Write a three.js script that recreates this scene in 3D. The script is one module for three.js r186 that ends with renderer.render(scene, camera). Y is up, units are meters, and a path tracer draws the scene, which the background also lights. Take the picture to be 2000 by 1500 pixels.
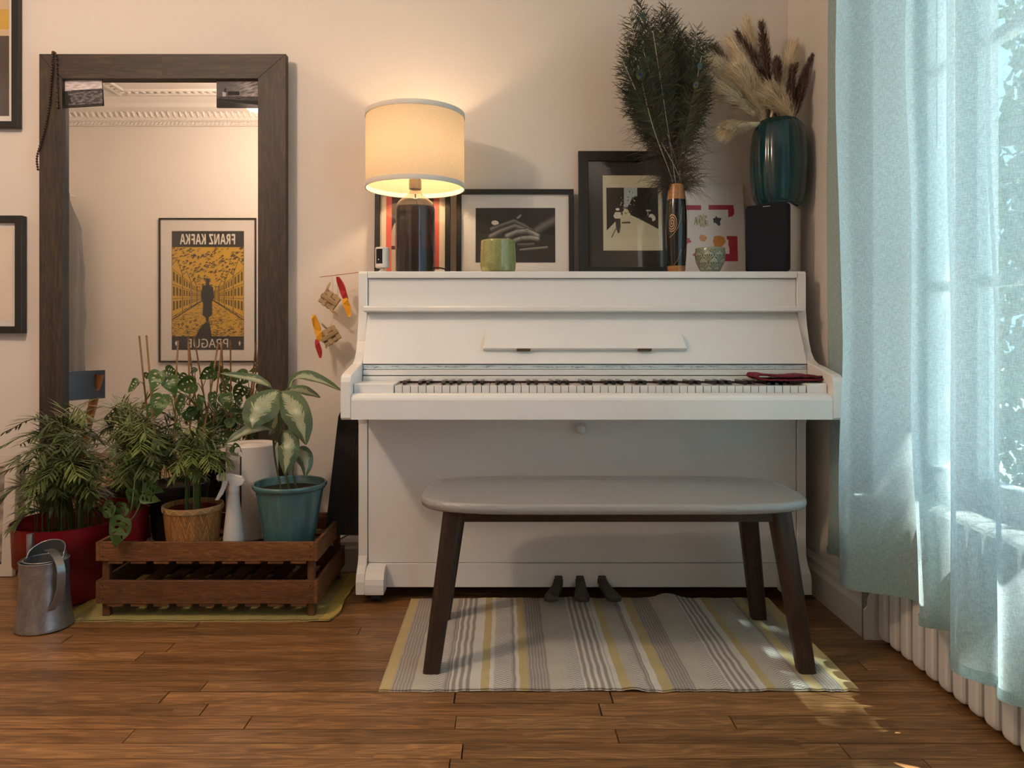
import * as THREE from 'three';
import { RoundedBoxGeometry } from 'three/addons/geometries/RoundedBoxGeometry.js';
import { mergeGeometries, mergeVertices, toCreasedNormals } from 'three/addons/utils/BufferGeometryUtils.js';
import { createNoise2D, createNoise3D } from 'simplex-noise';

// ---------------------------------------------------------------- camera, sky, sun, exposure
const scene = new THREE.Scene();
const CX = 985, CY = 655, F = 1420, EYE = 0.88;              // main point of the lens, focal length in px of 2000 x 1500, eye height
const camera = new THREE.PerspectiveCamera(2 * Math.atan(750 / F) * 180 / Math.PI, 4 / 3, 0.05, 200);
camera.position.set(0, EYE, 0);
camera.setViewOffset(2000, 1500, 1000 - CX, 750 - CY, 2000, 1500);
const renderer = new THREE.WebGLRenderer();
renderer.toneMapping = THREE.LinearToneMapping;
renderer.toneMappingExposure = 1.02;
renderer.shadowMap.enabled = true;
scene.background = new THREE.Color(0.50, 0.755, 1.03);
scene.backgroundIntensity = 4.8;
const sun = new THREE.DirectionalLight(new THREE.Color(1, 0.96, 0.9), 30);
sun.name = 'sun';
sun.position.set(1.2 + 4, 0.7 + 7.6, -1.75 + 1.7);
sun.target.position.set(1.2, 0.7, -1.75);
sun.castShadow = true;
Object.assign(sun.shadow.camera, { left: -4, right: 4, top: 4, bottom: -4, near: 0.5, far: 20 });
scene.add(sun, sun.target);

// ---------------------------------------------------------------- helpers
const X = (px, z) => (px - CX) * -z / F, Y = (py, z) => EYE - (py - CY) * -z / F;
const at = (px, py, z) => new THREE.Vector3(X(px, z), Y(py, z), z);
const V = (x, y, z) => new THREE.Vector3(x, y, z);
const prng = (a) => () => { a = (a + 0x6d2b79f5) | 0; let t = Math.imul(a ^ (a >>> 15), 1 | a); t = (t + Math.imul(t ^ (t >>> 7), 61 | t)) ^ t; return ((t ^ (t >>> 14)) >>> 0) / 4294967296; };
let rnd = prng(7);
const rr = (a, b) => a + (b - a) * rnd();
const n2 = createNoise2D(prng(11)), n3 = createNoise3D(prng(12));
const fbm = (x, y, o = 4) => { let s = 0, a = 0.5; for (let i = 0; i < o; i++, a *= 0.5, x *= 2.03, y *= 2.03) s += a * n2(x + i * 17.3, y - i * 9.1); return s; };
const clamp = (x, a = 0, b = 1) => Math.min(b, Math.max(a, x)), mix = (a, b, t) => a + (b - a) * t;
const sm = (a, b, x) => { const t = clamp((x - a) / (b - a)); return t * t * (3 - 2 * t); };

const taken = new Map();
const numbered = (n) => { const k = taken.get(n) ?? 0; taken.set(n, k + 1); return k ? n + '_' + String(k).padStart(3, '0') : n; };
function thing(name, label, category, [x, y, z] = [0, 0, 0], turn = 0, group) {
  const o = new THREE.Group(); o.name = numbered(name); scene.add(o); o.position.set(x, y, z); o.rotation.y = turn;
  o.userData = { label, category }; if (group) o.userData.group = group;
  return o;
}
function obj(name, geo, mat, parent) {
  const g = Array.isArray(geo) ? merge(geo) : geo;
  const m = new THREE.Mesh(g, mat); m.name = name; m.castShadow = m.receiveShadow = true;
  if (parent) parent.add(m);
  return m;
}
function single(name, geo, mat, label, category, group) { const m = obj(numbered(name), geo, mat); scene.add(m); m.userData = { label, category }; if (group) m.userData.group = group; return m; }
function struct(name, label, category) { const o = new THREE.Group(); o.name = name; o.userData = { kind: 'structure', label, category }; scene.add(o); return o; }
function structMesh(name, geo, mat, label, category) { const m = obj(name, geo, mat); m.userData = { kind: 'structure', label, category }; scene.add(m); return m; }
function merge(list) {
  const gs = list.map((g) => { const h = g.index ? g.toNonIndexed() : g; for (const k of Object.keys(h.attributes)) if (!['position', 'normal', 'uv', 'color'].includes(k)) h.deleteAttribute(k); return h; });
  const color = gs.some((g) => g.attributes.color);
  for (const g of gs) {
    if (!g.attributes.uv) g.setAttribute('uv', new THREE.BufferAttribute(new Float32Array(g.attributes.position.count * 2), 2));
    if (!g.attributes.normal) g.computeVertexNormals();
    if (color && !g.attributes.color) g.setAttribute('color', new THREE.BufferAttribute(new Float32Array(g.attributes.position.count * 3).fill(1), 3));
  }
  return mergeGeometries(gs);
}
const box = (x0, x1, y0, y1, z0, z1, r = 0) => {
  const w = x1 - x0, h = y1 - y0, d = z1 - z0;
  const g = r ? new RoundedBoxGeometry(w, h, d, 2, Math.min(r, w / 2.05, h / 2.05, d / 2.05)) : new THREE.BoxGeometry(w, h, d);
  return g.translate((x0 + x1) / 2, (y0 + y1) / 2, (z0 + z1) / 2);
};
// uv in metres, chosen from the way each face points; along: axis the grain runs along
function metric(g, along = 'x', scale = 1, off = [0, 0]) {
  g = g.index ? g.toNonIndexed() : g;
  const p = g.attributes.position, n = p.count, uv = new Float32Array(n * 2), a = V(), b = V(), c = V();
  for (let i = 0; i < n; i += 3) {
    a.fromBufferAttribute(p, i); b.fromBufferAttribute(p, i + 1); c.fromBufferAttribute(p, i + 2);
    const nn = b.clone().sub(a).cross(c.clone().sub(a)); const ax = Math.abs(nn.x), ay = Math.abs(nn.y), az = Math.abs(nn.z);
    let [u, v] = ax >= ay && ax >= az ? ['z', 'y'] : ay >= az ? ['x', 'z'] : ['x', 'y'];
    if (v === along) [u, v] = [v, u];
    [a, b, c].forEach((q, k) => { uv[(i + k) * 2] = q[u] * scale + off[0]; uv[(i + k) * 2 + 1] = q[v] * scale + off[1]; });
  }
  g.setAttribute('uv', new THREE.BufferAttribute(uv, 2));
  return g;
}
// a profile of [z, y] points carried along x
function prismX(pts, x0, x1, bevel = 0) {
  const s = new THREE.Shape(pts.map(([z, y]) => new THREE.Vector2(-z, y)));
  const g = new THREE.ExtrudeGeometry(s, { depth: x1 - x0 - 2 * bevel, bevelEnabled: bevel > 0, bevelSize: bevel, bevelThickness: bevel, bevelOffset: -bevel, bevelSegments: 2, curveSegments: 8 });
  return g.rotateY(Math.PI / 2).translate(x0 + bevel, 0, 0);
}
const lathe = (pts, seg = 40) => new THREE.LatheGeometry(pts.map(([r, y]) => new THREE.Vector2(Math.max(r, 0.0001), y)), seg);
const tube = (pts, r, seg = 24, rad = 6, closed = false) => new THREE.TubeGeometry(new THREE.CatmullRomCurve3(pts, closed), seg, r, rad, closed);
const cyl = (r0, r1, h, x, y, z, seg = 20) => new THREE.CylinderGeometry(r1, r0, h, seg).translate(x, y + h / 2, z);
function canvasTex(w, h, draw, srgb = true) {
  const c = document.createElement('canvas'); c.width = w; c.height = h; draw(c.getContext('2d'), w, h);
  const t = new THREE.CanvasTexture(c); if (srgb) t.colorSpace = THREE.SRGBColorSpace; t.wrapS = t.wrapT = THREE.RepeatWrapping; return t;
}
function dataTex(w, h, f, srgb = true) {          // f(u, v) -> [r, g, b] 0..1
  const d = new Uint8Array(w * h * 4);
  for (let y = 0, i = 0; y < h; y++) for (let x = 0; x < w; x++, i += 4) { const c = f((x + 0.5) / w, (y + 0.5) / h); for (let k = 0; k < 3; k++) d[i + k] = clamp(c[k] ?? c[0]) * 255; d[i + 3] = 255; }
  const t = new THREE.DataTexture(d, w, h); if (srgb) t.colorSpace = THREE.SRGBColorSpace; t.wrapS = t.wrapT = THREE.RepeatWrapping; t.magFilter = THREE.LinearFilter; t.needsUpdate = true; return t;
}
const rep = (t, x, y) => { const c = t.clone(); c.repeat.set(x, y); c.needsUpdate = true; return c; };
const std = (c, rough = 0.7, o = {}) => new THREE.MeshStandardMaterial({ color: c, roughness: rough, ...o });
const phys = (c, rough = 0.5, o = {}) => new THREE.MeshPhysicalMaterial({ color: c, roughness: rough, ...o });
const lin = (r, g, b) => new THREE.Color().setRGB(r, g, b);
const D2 = { side: THREE.DoubleSide };

// ---------------------------------------------------------------- shared textures and materials
function woodTex(w, h, dark, light, rings, seed) {
  return dataTex(w, h, (u, v) => {
    const s = 0.5 - 0.5 * Math.cos(2 * Math.PI * u);           // joins at the ends of the tile
    const uu = u + seed, warp = fbm(uu * 3, v * 5 + seed, 3) * 0.55;
    const ring = 0.5 + 0.5 * Math.sin((v * rings + warp * 5.5 + fbm(uu * 8, v * 20, 2) * 0.4) * 6.283);
    const pores = fbm(uu * 26, v * 330 + seed, 3), fine = fbm(uu * 9, v * 90 + 5, 3), broad = fbm(uu * 2.2, v * 7 + 9, 2);
    let t = 0.56 + 0.28 * (Math.pow(ring, 2.2) - 0.35) + 0.42 * fine + 0.3 * broad - 0.5 * Math.max(0, -pores - 0.15);
    t = clamp(t); void s;
    return [mix(dark[0], light[0], t), mix(dark[1], light[1], t), mix(dark[2], light[2], t)];
  });
}
const floorTex = woodTex(2048, 512, [0.30, 0.215, 0.14], [0.66, 0.515, 0.365], 16, 3.1);
const crateTex = woodTex(1024, 256, [0.24, 0.145, 0.085], [0.50, 0.33, 0.20], 8, 7.7);
const plasterBump = dataTex(512, 512, (u, v) => { const a = 0.5 + 0.35 * fbm(u * 9, v * 9, 4) + 0.2 * fbm(u * 60, v * 60, 2); return [a, a, a]; }, false);
const wallMat = std(lin(0.71, 0.655, 0.60), 0.85, { bumpMap: rep(plasterBump, 1, 1), bumpScale: 0.0012 });
const ceilMat = std(lin(0.72, 0.67, 0.62), 0.9);
const trimMat = std(lin(0.70, 0.67, 0.62), 0.55);
const blackFrame = std(lin(0.014, 0.013, 0.012), 0.38);
const paneMat = phys(0xffffff, 0.02, { transmission: 1, ior: 1.5 });
const matBoard = std(lin(0.74, 0.70, 0.67), 0.85);

// ================================================================= THE SETTING
const ZW = -2.73, XR = 1.065, XL = -3.3, H = 2.6;
structMesh('wall_back', metric(box(XL - 0.12, 1.32, -0.1, H + 0.1, ZW - 0.12, ZW), 'x', 0.5), wallMat, 'warm white plaster wall behind the piano and mirror', 'wall');
structMesh('wall_left', metric(box(XL - 0.12, XL, -0.1, H + 0.1, ZW, 0.17), 'z', 0.5), wallMat, 'side wall seen at the edge of the mirror', 'wall');
structMesh('wall_front', metric(box(XL - 0.12, -1.2, -0.1, H + 0.1, 0.05, 0.17), 'x', 0.5), wallMat, 'plain wall with a hung poster, seen in the mirror', 'wall');
structMesh('wall_passage', metric(box(-1.32, -1.2, -0.1, H + 0.1, 0.17, 2.6), 'z', 0.5), wallMat, 'side wall of the passage beyond the poster wall', 'wall');
structMesh('wall_far', metric(box(-1.32, 1.32, -0.1, H + 0.1, 2.6, 2.72), 'x', 0.5), wallMat, 'end wall of the passage', 'wall');
structMesh('ceiling', box(XL - 0.12, 1.32, H, H + 0.12, ZW - 0.12, 2.72), ceilMat, 'pale ceiling with plaster cornice', 'ceiling');
{ // window wall: piers, thin wall under the window, lintel
  structMesh('wall_right', metric(box(XR, 1.32, -0.1, H + 0.1, ZW, -2.10), 'z', 0.5), wallMat, 'plaster pier of the window wall beside the piano', 'wall');
  structMesh('wall_right_pier', metric(box(XR, 1.32, -0.1, H + 0.1, 0.35, 2.6), 'z', 0.5), wallMat, 'window wall beyond the window', 'wall');
  structMesh('wall_right_apron', metric(box(1.2, 1.32, -0.1, 0.415, -2.10, 0.35), 'z', 0.5), wallMat, 'thin wall below the window behind the radiator', 'wall');
  structMesh('wall_right_lintel', metric(box(XR, 1.32, 2.4, H + 0.1, -2.10, 0.35), 'z', 0.5), wallMat, 'wall above the window', 'wall');
}
{ // oak strip floor: rows of boards, each board in the nearer part of the room a mesh of its own
  const floor = struct('floor', 'worn brown oak strip floor', 'floor');
  obj('subfloor', box(XL, 1.2, -0.12, -0.012, ZW, 2.6), std(lin(0.02, 0.013, 0.008), 0.95), floor);
  const tints = [[0.34, 0.30, 0.26], [0.42, 0.385, 0.35], [0.37, 0.335, 0.30], [0.46, 0.41, 0.36], [0.30, 0.27, 0.24], [0.40, 0.345, 0.29]].map((t) => lin(t[0] * 2.9, t[1] * 2.8, t[2] * 2.5));
  const mats = tints.map((c) => std(c, 0.36, { map: rep(floorTex, 0.5, 2), bumpMap: rep(floorTex, 0.5, 2), bumpScale: 0.0006 }));
  rnd = prng(21);
  const P = 0.0568, known = new Map([[0, [X(888, -1.77)]], [2, [X(890, -1.655)]], [4, [X(903, -1.54)]], [3, [X(1205, -1.6), X(300, -1.71)]], [-1, [X(397, -1.82)]]]);
  const far = [];
  for (let k = -17; ; k++) {
    const z0 = -1.795 + k * P, z1 = z0 + P;
    if (z0 > 2.6) break;
    if (z1 < ZW) continue;
    let cuts = [...(known.get(k) ?? [])];
    for (let x = XL + rr(0.1, 1.1); x < 1.15; x += rr(0.75, 1.5)) if (cuts.every((c) => Math.abs(c - x) > 0.35)) cuts.push(x);
    cuts = [XL, ...cuts.sort((a, b) => a - b), 1.2];
    for (let i = 0; i + 1 < cuts.length; i++) {
      const gap = rr(0.0010, 0.0022), lift = rr(-0.0006, 0.0004);
      let g = box(cuts[i] + gap, cuts[i + 1] - gap, -0.018, lift, Math.max(z0, ZW) + gap * 0.6, Math.min(z1, 2.6) - gap * 0.6);
      g = metric(g, 'x', 1, [rr(0, 2), rr(0, 0.5)]);
      if (z0 < -0.95) obj('plank', g, mats[Math.floor(rnd() * mats.length)], floor); else far.push(g);
    }
  }
  obj('planks_beyond', far, mats[2], floor).userData.kind = 'stuff';
}
// baseboards
const bb = (name, g, label) => structMesh(name, g, trimMat, label, 'baseboard');
bb('baseboard_back', prismX([[ZW, 0], [ZW + 0.024, 0], [ZW + 0.024, 0.085], [ZW + 0.016, 0.092], [ZW + 0.016, 0.108], [ZW + 0.006, 0.122], [ZW, 0.125]], XL, XR), 'off white moulded baseboard along the piano wall');
{
  const prof = new THREE.Shape([[0, 0], [0.023, 0], [0.023, 0.085], [0.014, 0.1], [0.014, 0.118], [0.004, 0.135], [0, 0.135]].map(([x, y]) => new THREE.Vector2(-x, y)));
  bb('baseboard_right', new THREE.ExtrudeGeometry(prof, { depth: 0.605, bevelEnabled: false }).translate(XR, 0, -2.706), 'chipped off white baseboard under the curtain beside the piano');
}
{ // cornice of the room behind, seen in the mirror: rope band, leaf band, and a frame band out on the ceiling
  const run = (name, x0, x1, zc, yc, size, pitch, lean) => {
    const c = struct(name, 'moulded plaster cornice seen in the mirror', 'cornice');
    return c;
  };
  void run;
  const cornice = struct('trim_1', 'white plaster cornice with leaf and rope bands, seen in the mirror', 'cornice');
  const zf = 0.05;
  obj('cove', prismX([[zf, 2.44], [zf - 0.02, 2.44], [zf - 0.025, 2.46], [zf - 0.05, 2.475], [zf - 0.07, 2.52], [zf - 0.13, 2.545], [zf - 0.15, 2.57], [zf - 0.2, 2.6], [zf, 2.6]], XL, -1.2), ceilMat, cornice);
  const leaf = [], rope = [], out = [], outz = [], copez = [];
  const bead = (w, h, d, turn) => { const g = new THREE.SphereGeometry(0.5, 7, 5); g.scale(w, h, d); g.rotateZ(turn); return g; };
  for (let x = XL + 0.05; x < -1.3; x += 0.043) { leaf.push(bead(0.026, 0.055, 0.02, 0.12).rotateX(-0.5).translate(x, 2.512, zf - 0.072)); }
  for (let x = XL + 0.02; x < -1.3; x += 0.03) rope.push(bead(0.038, 0.014, 0.02, 0.6).translate(x, 2.455, zf - 0.026));
  for (let x = -2.70; x < -1.3; x += 0.052) out.push(bead(0.036, 0.02, 0.05, 0).translate(x, 2.595, zf - 0.31));
  for (let z = zf - 0.31; z > -2.2; z -= 0.052) outz.push(bead(0.05, 0.02, 0.036, 0).translate(-2.70, 2.595, z));
  obj('leaf_band', leaf, ceilMat, cornice); obj('rope_band', rope, ceilMat, cornice); obj('ceiling_band', [...out, ...outz], ceilMat, cornice);
  obj('ceiling_fillet', [box(-2.72, -1.2, 2.585, 2.6, zf - 0.36, zf - 0.345), box(-2.675, -1.2, 2.585, 2.6, zf - 0.275, zf - 0.26), box(-2.675, -2.66, 2.585, 2.6, -2.2, zf - 0.34), box(-2.74, -2.725, 2.585, 2.6, -2.2, zf - 0.26)], ceilMat, cornice);
  void copez;
}
{ // casement window in its recess
  const win = struct('window_1', 'white casement window glowing behind the curtain', 'window');
  const white = std(lin(0.72, 0.72, 0.70), 0.45), x0 = 1.2, x1 = 1.25;
  const panes = [[-2.06, -1.932], [-1.842, -1.42], [-1.33, -0.9], [-0.81, -0.38], [-0.29, 0.28]];
  obj('sill', box(1.165, 1.26, 0.415, 0.442, -2.098, 0.348, 0.006), white, win);
  obj('bottom_rail', box(x0, x1, 0.442, 0.514, -2.10, 0.35, 0.004), white, win);
  obj('head_rail', box(x0, x1, 2.33, 2.40, -2.10, 0.35, 0.004), white, win);
  for (const [a, b] of [[-2.10, -2.06], [-1.932, -1.842], [-1.42, -1.33], [-0.9, -0.81], [-0.38, -0.29], [0.28, 0.35]]) obj('stile', box(x0 - 0.004, x1 + 0.004, 0.514, 2.33, a, b, 0.005), white, win);
  for (const [a, b] of panes) {
    for (const y of [1.014, 1.62]) obj('glazing_bar', box(x0 + 0.006, x1 - 0.006, y - 0.014, y + 0.014, a, b, 0.003), white, win);
    for (const [y0, y1] of [[0.514, 1.0], [1.028, 1.606], [1.634, 2.33]]) obj('pane', box(1.224, 1.227, y0, y1, a, b), phys(0xffffff, 0.02, { transmission: 1 }), win);
  }
}
// ------------------------------------------------------------------ outdoors
single('terrace', box(1.33, 30, -0.4, -0.12, -30, 20), std(lin(0.55, 0.52, 0.46), 0.9), 'pale sunlit terrace outside the window', 'terrace');
single('balcony', box(1.33, 2.16, 2.78, 2.95, -5, 2.5, 0.01), std(lin(0.5, 0.48, 0.44), 0.9), 'stone balcony slab above the window outside', 'balcony');
function leafCloud(name, label, trunkPts, r0, blobs, n, size, seed) {
  const t = thing(name, label, 'tree', [0, 0, 0], 0); rnd = prng(seed);
  obj('trunk', tube(trunkPts, r0, 16, 8), std(lin(0.09, 0.06, 0.04), 0.9), t);
  const leaf = new THREE.BufferGeometry();
  leaf.setAttribute('position', new THREE.BufferAttribute(new Float32Array([0, 0, 0, 0.28, 0.45, 0.06, 0, 1, 0, -0.28, 0.45, 0.06]), 3));
  leaf.setIndex([0, 1, 2, 0, 2, 3]); leaf.computeVertexNormals();
  const im = new THREE.InstancedMesh(leaf, phys(lin(0.07, 0.15, 0.035), 0.8, { transmission: 0.35, ...D2 }), n);
  im.name = 'foliage'; im.userData.kind = 'stuff'; im.castShadow = im.receiveShadow = true;
  const m = new THREE.Matrix4(), q = new THREE.Quaternion(), e = new THREE.Euler();
  for (let i = 0; i < n; i++) {
    const b = blobs[i % blobs.length], d = V(rr(-1, 1), rr(-1, 1), rr(-1, 1)); while (d.length() > 1) d.set(rr(-1, 1), rr(-1, 1), rr(-1, 1));
    const s = size * rr(0.7, 1.3);
    m.compose(V(b[0] + d.x * b[3], b[1] + d.y * b[4], b[2] + d.z * b[3]), q.setFromEuler(e.set(rr(0, 6.3), rr(0, 6.3), rr(0, 6.3))), V(s, s, s)); im.setMatrixAt(i, m);
  }
  t.add(im); return t;
}
leafCloud('garden_tree', 'leafy tree on the terrace shading the window', [V(3.6, -0.12, -0.2), V(3.5, 1.5, -0.4), V(3.2, 3.2, -0.9), V(2.9, 4.2, -1.2)], 0.07, [[2.6, 3.6, -1.35, 0.7, 0.6], [3.1, 4.0, -0.9, 0.9, 0.8], [2.9, 3.9, -1.9, 0.8, 0.7], [3.4, 3.3, -0.3, 0.8, 0.7]], 1200, 0.13, 31);
leafCloud('garden_shrub', 'dark green shrub glimpsed through the curtain', [V(2.95, -0.12, -3.6), V(2.95, 0.6, -3.62), V(2.9, 1.4, -3.6)], 0.03, [[2.9, 0.7, -3.62, 0.55, 0.8], [2.95, 1.6, -3.55, 0.55, 0.75], [3.0, 2.5, -3.5, 0.5, 0.7]], 7500, 0.1, 32);

// ------------------------------------------------------------------ radiator in the recess
{
  const rad = thing('radiator', 'white ribbed cast iron radiator below the window behind the curtain', 'radiator', [0, 0, 0]);
  const white = std(lin(0.70, 0.67, 0.63), 0.4);
  const s = new THREE.Shape(); const w = 0.052, y0 = 0.015, y1 = 0.449;
  s.moveTo(-w + 0.012, y0); s.lineTo(w - 0.012, y0); s.quadraticCurveTo(w, y0, w, y0 + 0.02); s.lineTo(w, y1 - 0.04); s.quadraticCurveTo(w, y1, w - 0.04, y1); s.lineTo(-w + 0.04, y1); s.quadraticCurveTo(-w, y1, -w, y1 - 0.04); s.lineTo(-w, y0 + 0.02); s.quadraticCurveTo(-w, y0, -w + 0.012, y0);
  const h = new THREE.Path(); h.moveTo(-0.012, 0.08); h.lineTo(-0.012, 0.38); h.lineTo(0.012, 0.38); h.lineTo(0.012, 0.08); h.closePath(); s.holes.push(h);
  const fin = new THREE.ExtrudeGeometry(s, { depth: 0.022, bevelEnabled: true, bevelSize: 0.008, bevelThickness: 0.010, bevelOffset: -0.008, bevelSegments: 2, curveSegments: 5 });
  for (let i = 0; i < 20; i++) obj('section', fin, white, rad).position.set(1.12, 0, -2.07 + i * 0.057);
  obj('header', [new THREE.CylinderGeometry(0.018, 0.018, 1.12, 14).rotateX(Math.PI / 2).translate(1.112, 0.41, -1.52), new THREE.CylinderGeometry(0.018, 0.018, 1.12, 14).rotateX(Math.PI / 2).translate(1.112, 0.055, -1.52)], white, rad);
  obj('valve', [new THREE.CylinderGeometry(0.016, 0.018, 0.05, 14).rotateZ(Math.PI / 2).translate(1.035, 0.41, -2.11), new THREE.CylinderGeometry(0.009, 0.009, 0.06, 10).rotateX(Math.PI / 2).translate(1.085, 0.41, -2.1), new THREE.CylinderGeometry(0.009, 0.009, 0.41, 10).translate(1.05, 0.205, -2.115)], std(lin(0.22, 0.22, 0.22), 0.4, { metalness: 0.6 }), rad);
}
// ------------------------------------------------------------------ sheer curtain
{
  const cur = thing('curtain', 'sheer pale teal linen curtain hanging in folds before the window', 'curtain', [0, 0, 0]);
  const pts = [[1619, -2.28], [1650, -2.2], [1668, -2.12], [1655, -2.06], [1644, -2.0], [1663, -1.96], [1720, -1.92], [1775, -1.88], [1798, -1.84], [1794, -1.78], [1788, -1.72], [1800, -1.70], [1835, -1.685], [1865, -1.66], [1876, -1.6], [1868, -1.54], [1860, -1.475], [1880, -1.45], [1915, -1.43], [1947, -1.415], [1954, -1.40], [1944, -1.385], [1957, -1.36], [2000, -1.335], [2090, -1.27], [2050, -1.15], [2330, -1.03], [2420, -0.9], [2720, -0.8], [2900, -0.68]];
  const curve = new THREE.CatmullRomCurve3(pts.map(([p, z]) => V(X(p, z), 0, z)), false, 'centripetal'), NU = 330, NV = 40, y0 = 0.2, y1 = 2.42;
  const base = curve.getSpacedPoints(NU);
  function sheet(ya, yb, nv, push) {
    const pos = [], uv = [], idx = [];
    for (let j = 0; j <= nv; j++) for (let i = 0; i <= NU; i++) {
      const y = mix(ya, yb, j / nv), t = (y - y0) / (y1 - y0), b = base[i], k = mix(1, 0.9, t);
      const x = 0.975 + (b.x - 0.975) * k + 0.006 * n2(b.z * 3, y * 1.3) - push, z = b.z - 0.045 * t * sm(-2.25, -2.0, b.z) + 0.012 * n2(y * 0.9 + 5, b.z * 2.2) * (i > 0 ? 1 : 0);
      pos.push(x, y + 0.006 * n2(b.z * 7, 2) * (1 - t), z); uv.push(i / NU * curve.getLength(), y);
      if (i < NU && j < nv) { const a = j * (NU + 1) + i; idx.push(a, a + 1, a + NU + 2, a, a + NU + 2, a + NU + 1); }
    }
    const g = new THREE.BufferGeometry(); g.setAttribute('position', new THREE.Float32BufferAttribute(pos, 3)); g.setAttribute('uv', new THREE.Float32BufferAttribute(uv, 2)); g.setIndex(idx); g.computeVertexNormals(); return g;
  }
  // linen: slubby threads both ways; r = how much the weave scatters (roughness in g)
  const weave = dataTex(1024, 1024, (u, v) => {
    const h = fbm(u * 24, v * 420, 3), w = fbm(u * 420 + 40, v * 24, 3), s = Math.max(0, n2(u * 30, v * 300) - 0.55) + Math.max(0, n2(u * 300 + 9, v * 30) - 0.55);
    const a = clamp(0.80 + 0.20 * (h + w) + 0.25 * s, 0.45, 1); return [a, a, a];
  }, false);
  const wcol = dataTex(512, 512, (u, v) => { const t = 0.94 + 0.1 * fbm(u * 20, v * 260, 3) + 0.1 * fbm(u * 260, v * 20, 3); return [t, t, t]; });
  const cm = phys(lin(0.55, 0.715, 0.725), 0.95, { transmission: 0.6, roughnessMap: rep(weave, 2.2, 2.2), map: rep(wcol, 2, 2), specularIntensity: 0.15, ...D2 });
  obj('fabric', sheet(y0, y1, NV, 0), cm, cur);
  obj('hem', sheet(y0 - 0.001, y0 + 0.022, 2, 0.0025), cm, cur);
  const rod = thing('curtain_rod', 'slim brass curtain rod above the window', 'curtain rod', [0, 0, 0]);
  const brass = std(lin(0.35, 0.26, 0.12), 0.35, { metalness: 1 });
  obj('rod', new THREE.CylinderGeometry(0.011, 0.011, 1.9, 12).rotateX(Math.PI / 2).translate(0.975, 2.435, -1.45), brass, rod);
  for (const z of [-2.36, -0.54]) obj('bracket', box(0.965, XR, 2.425, 2.445, z - 0.008, z + 0.008), brass, rod);
}
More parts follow.
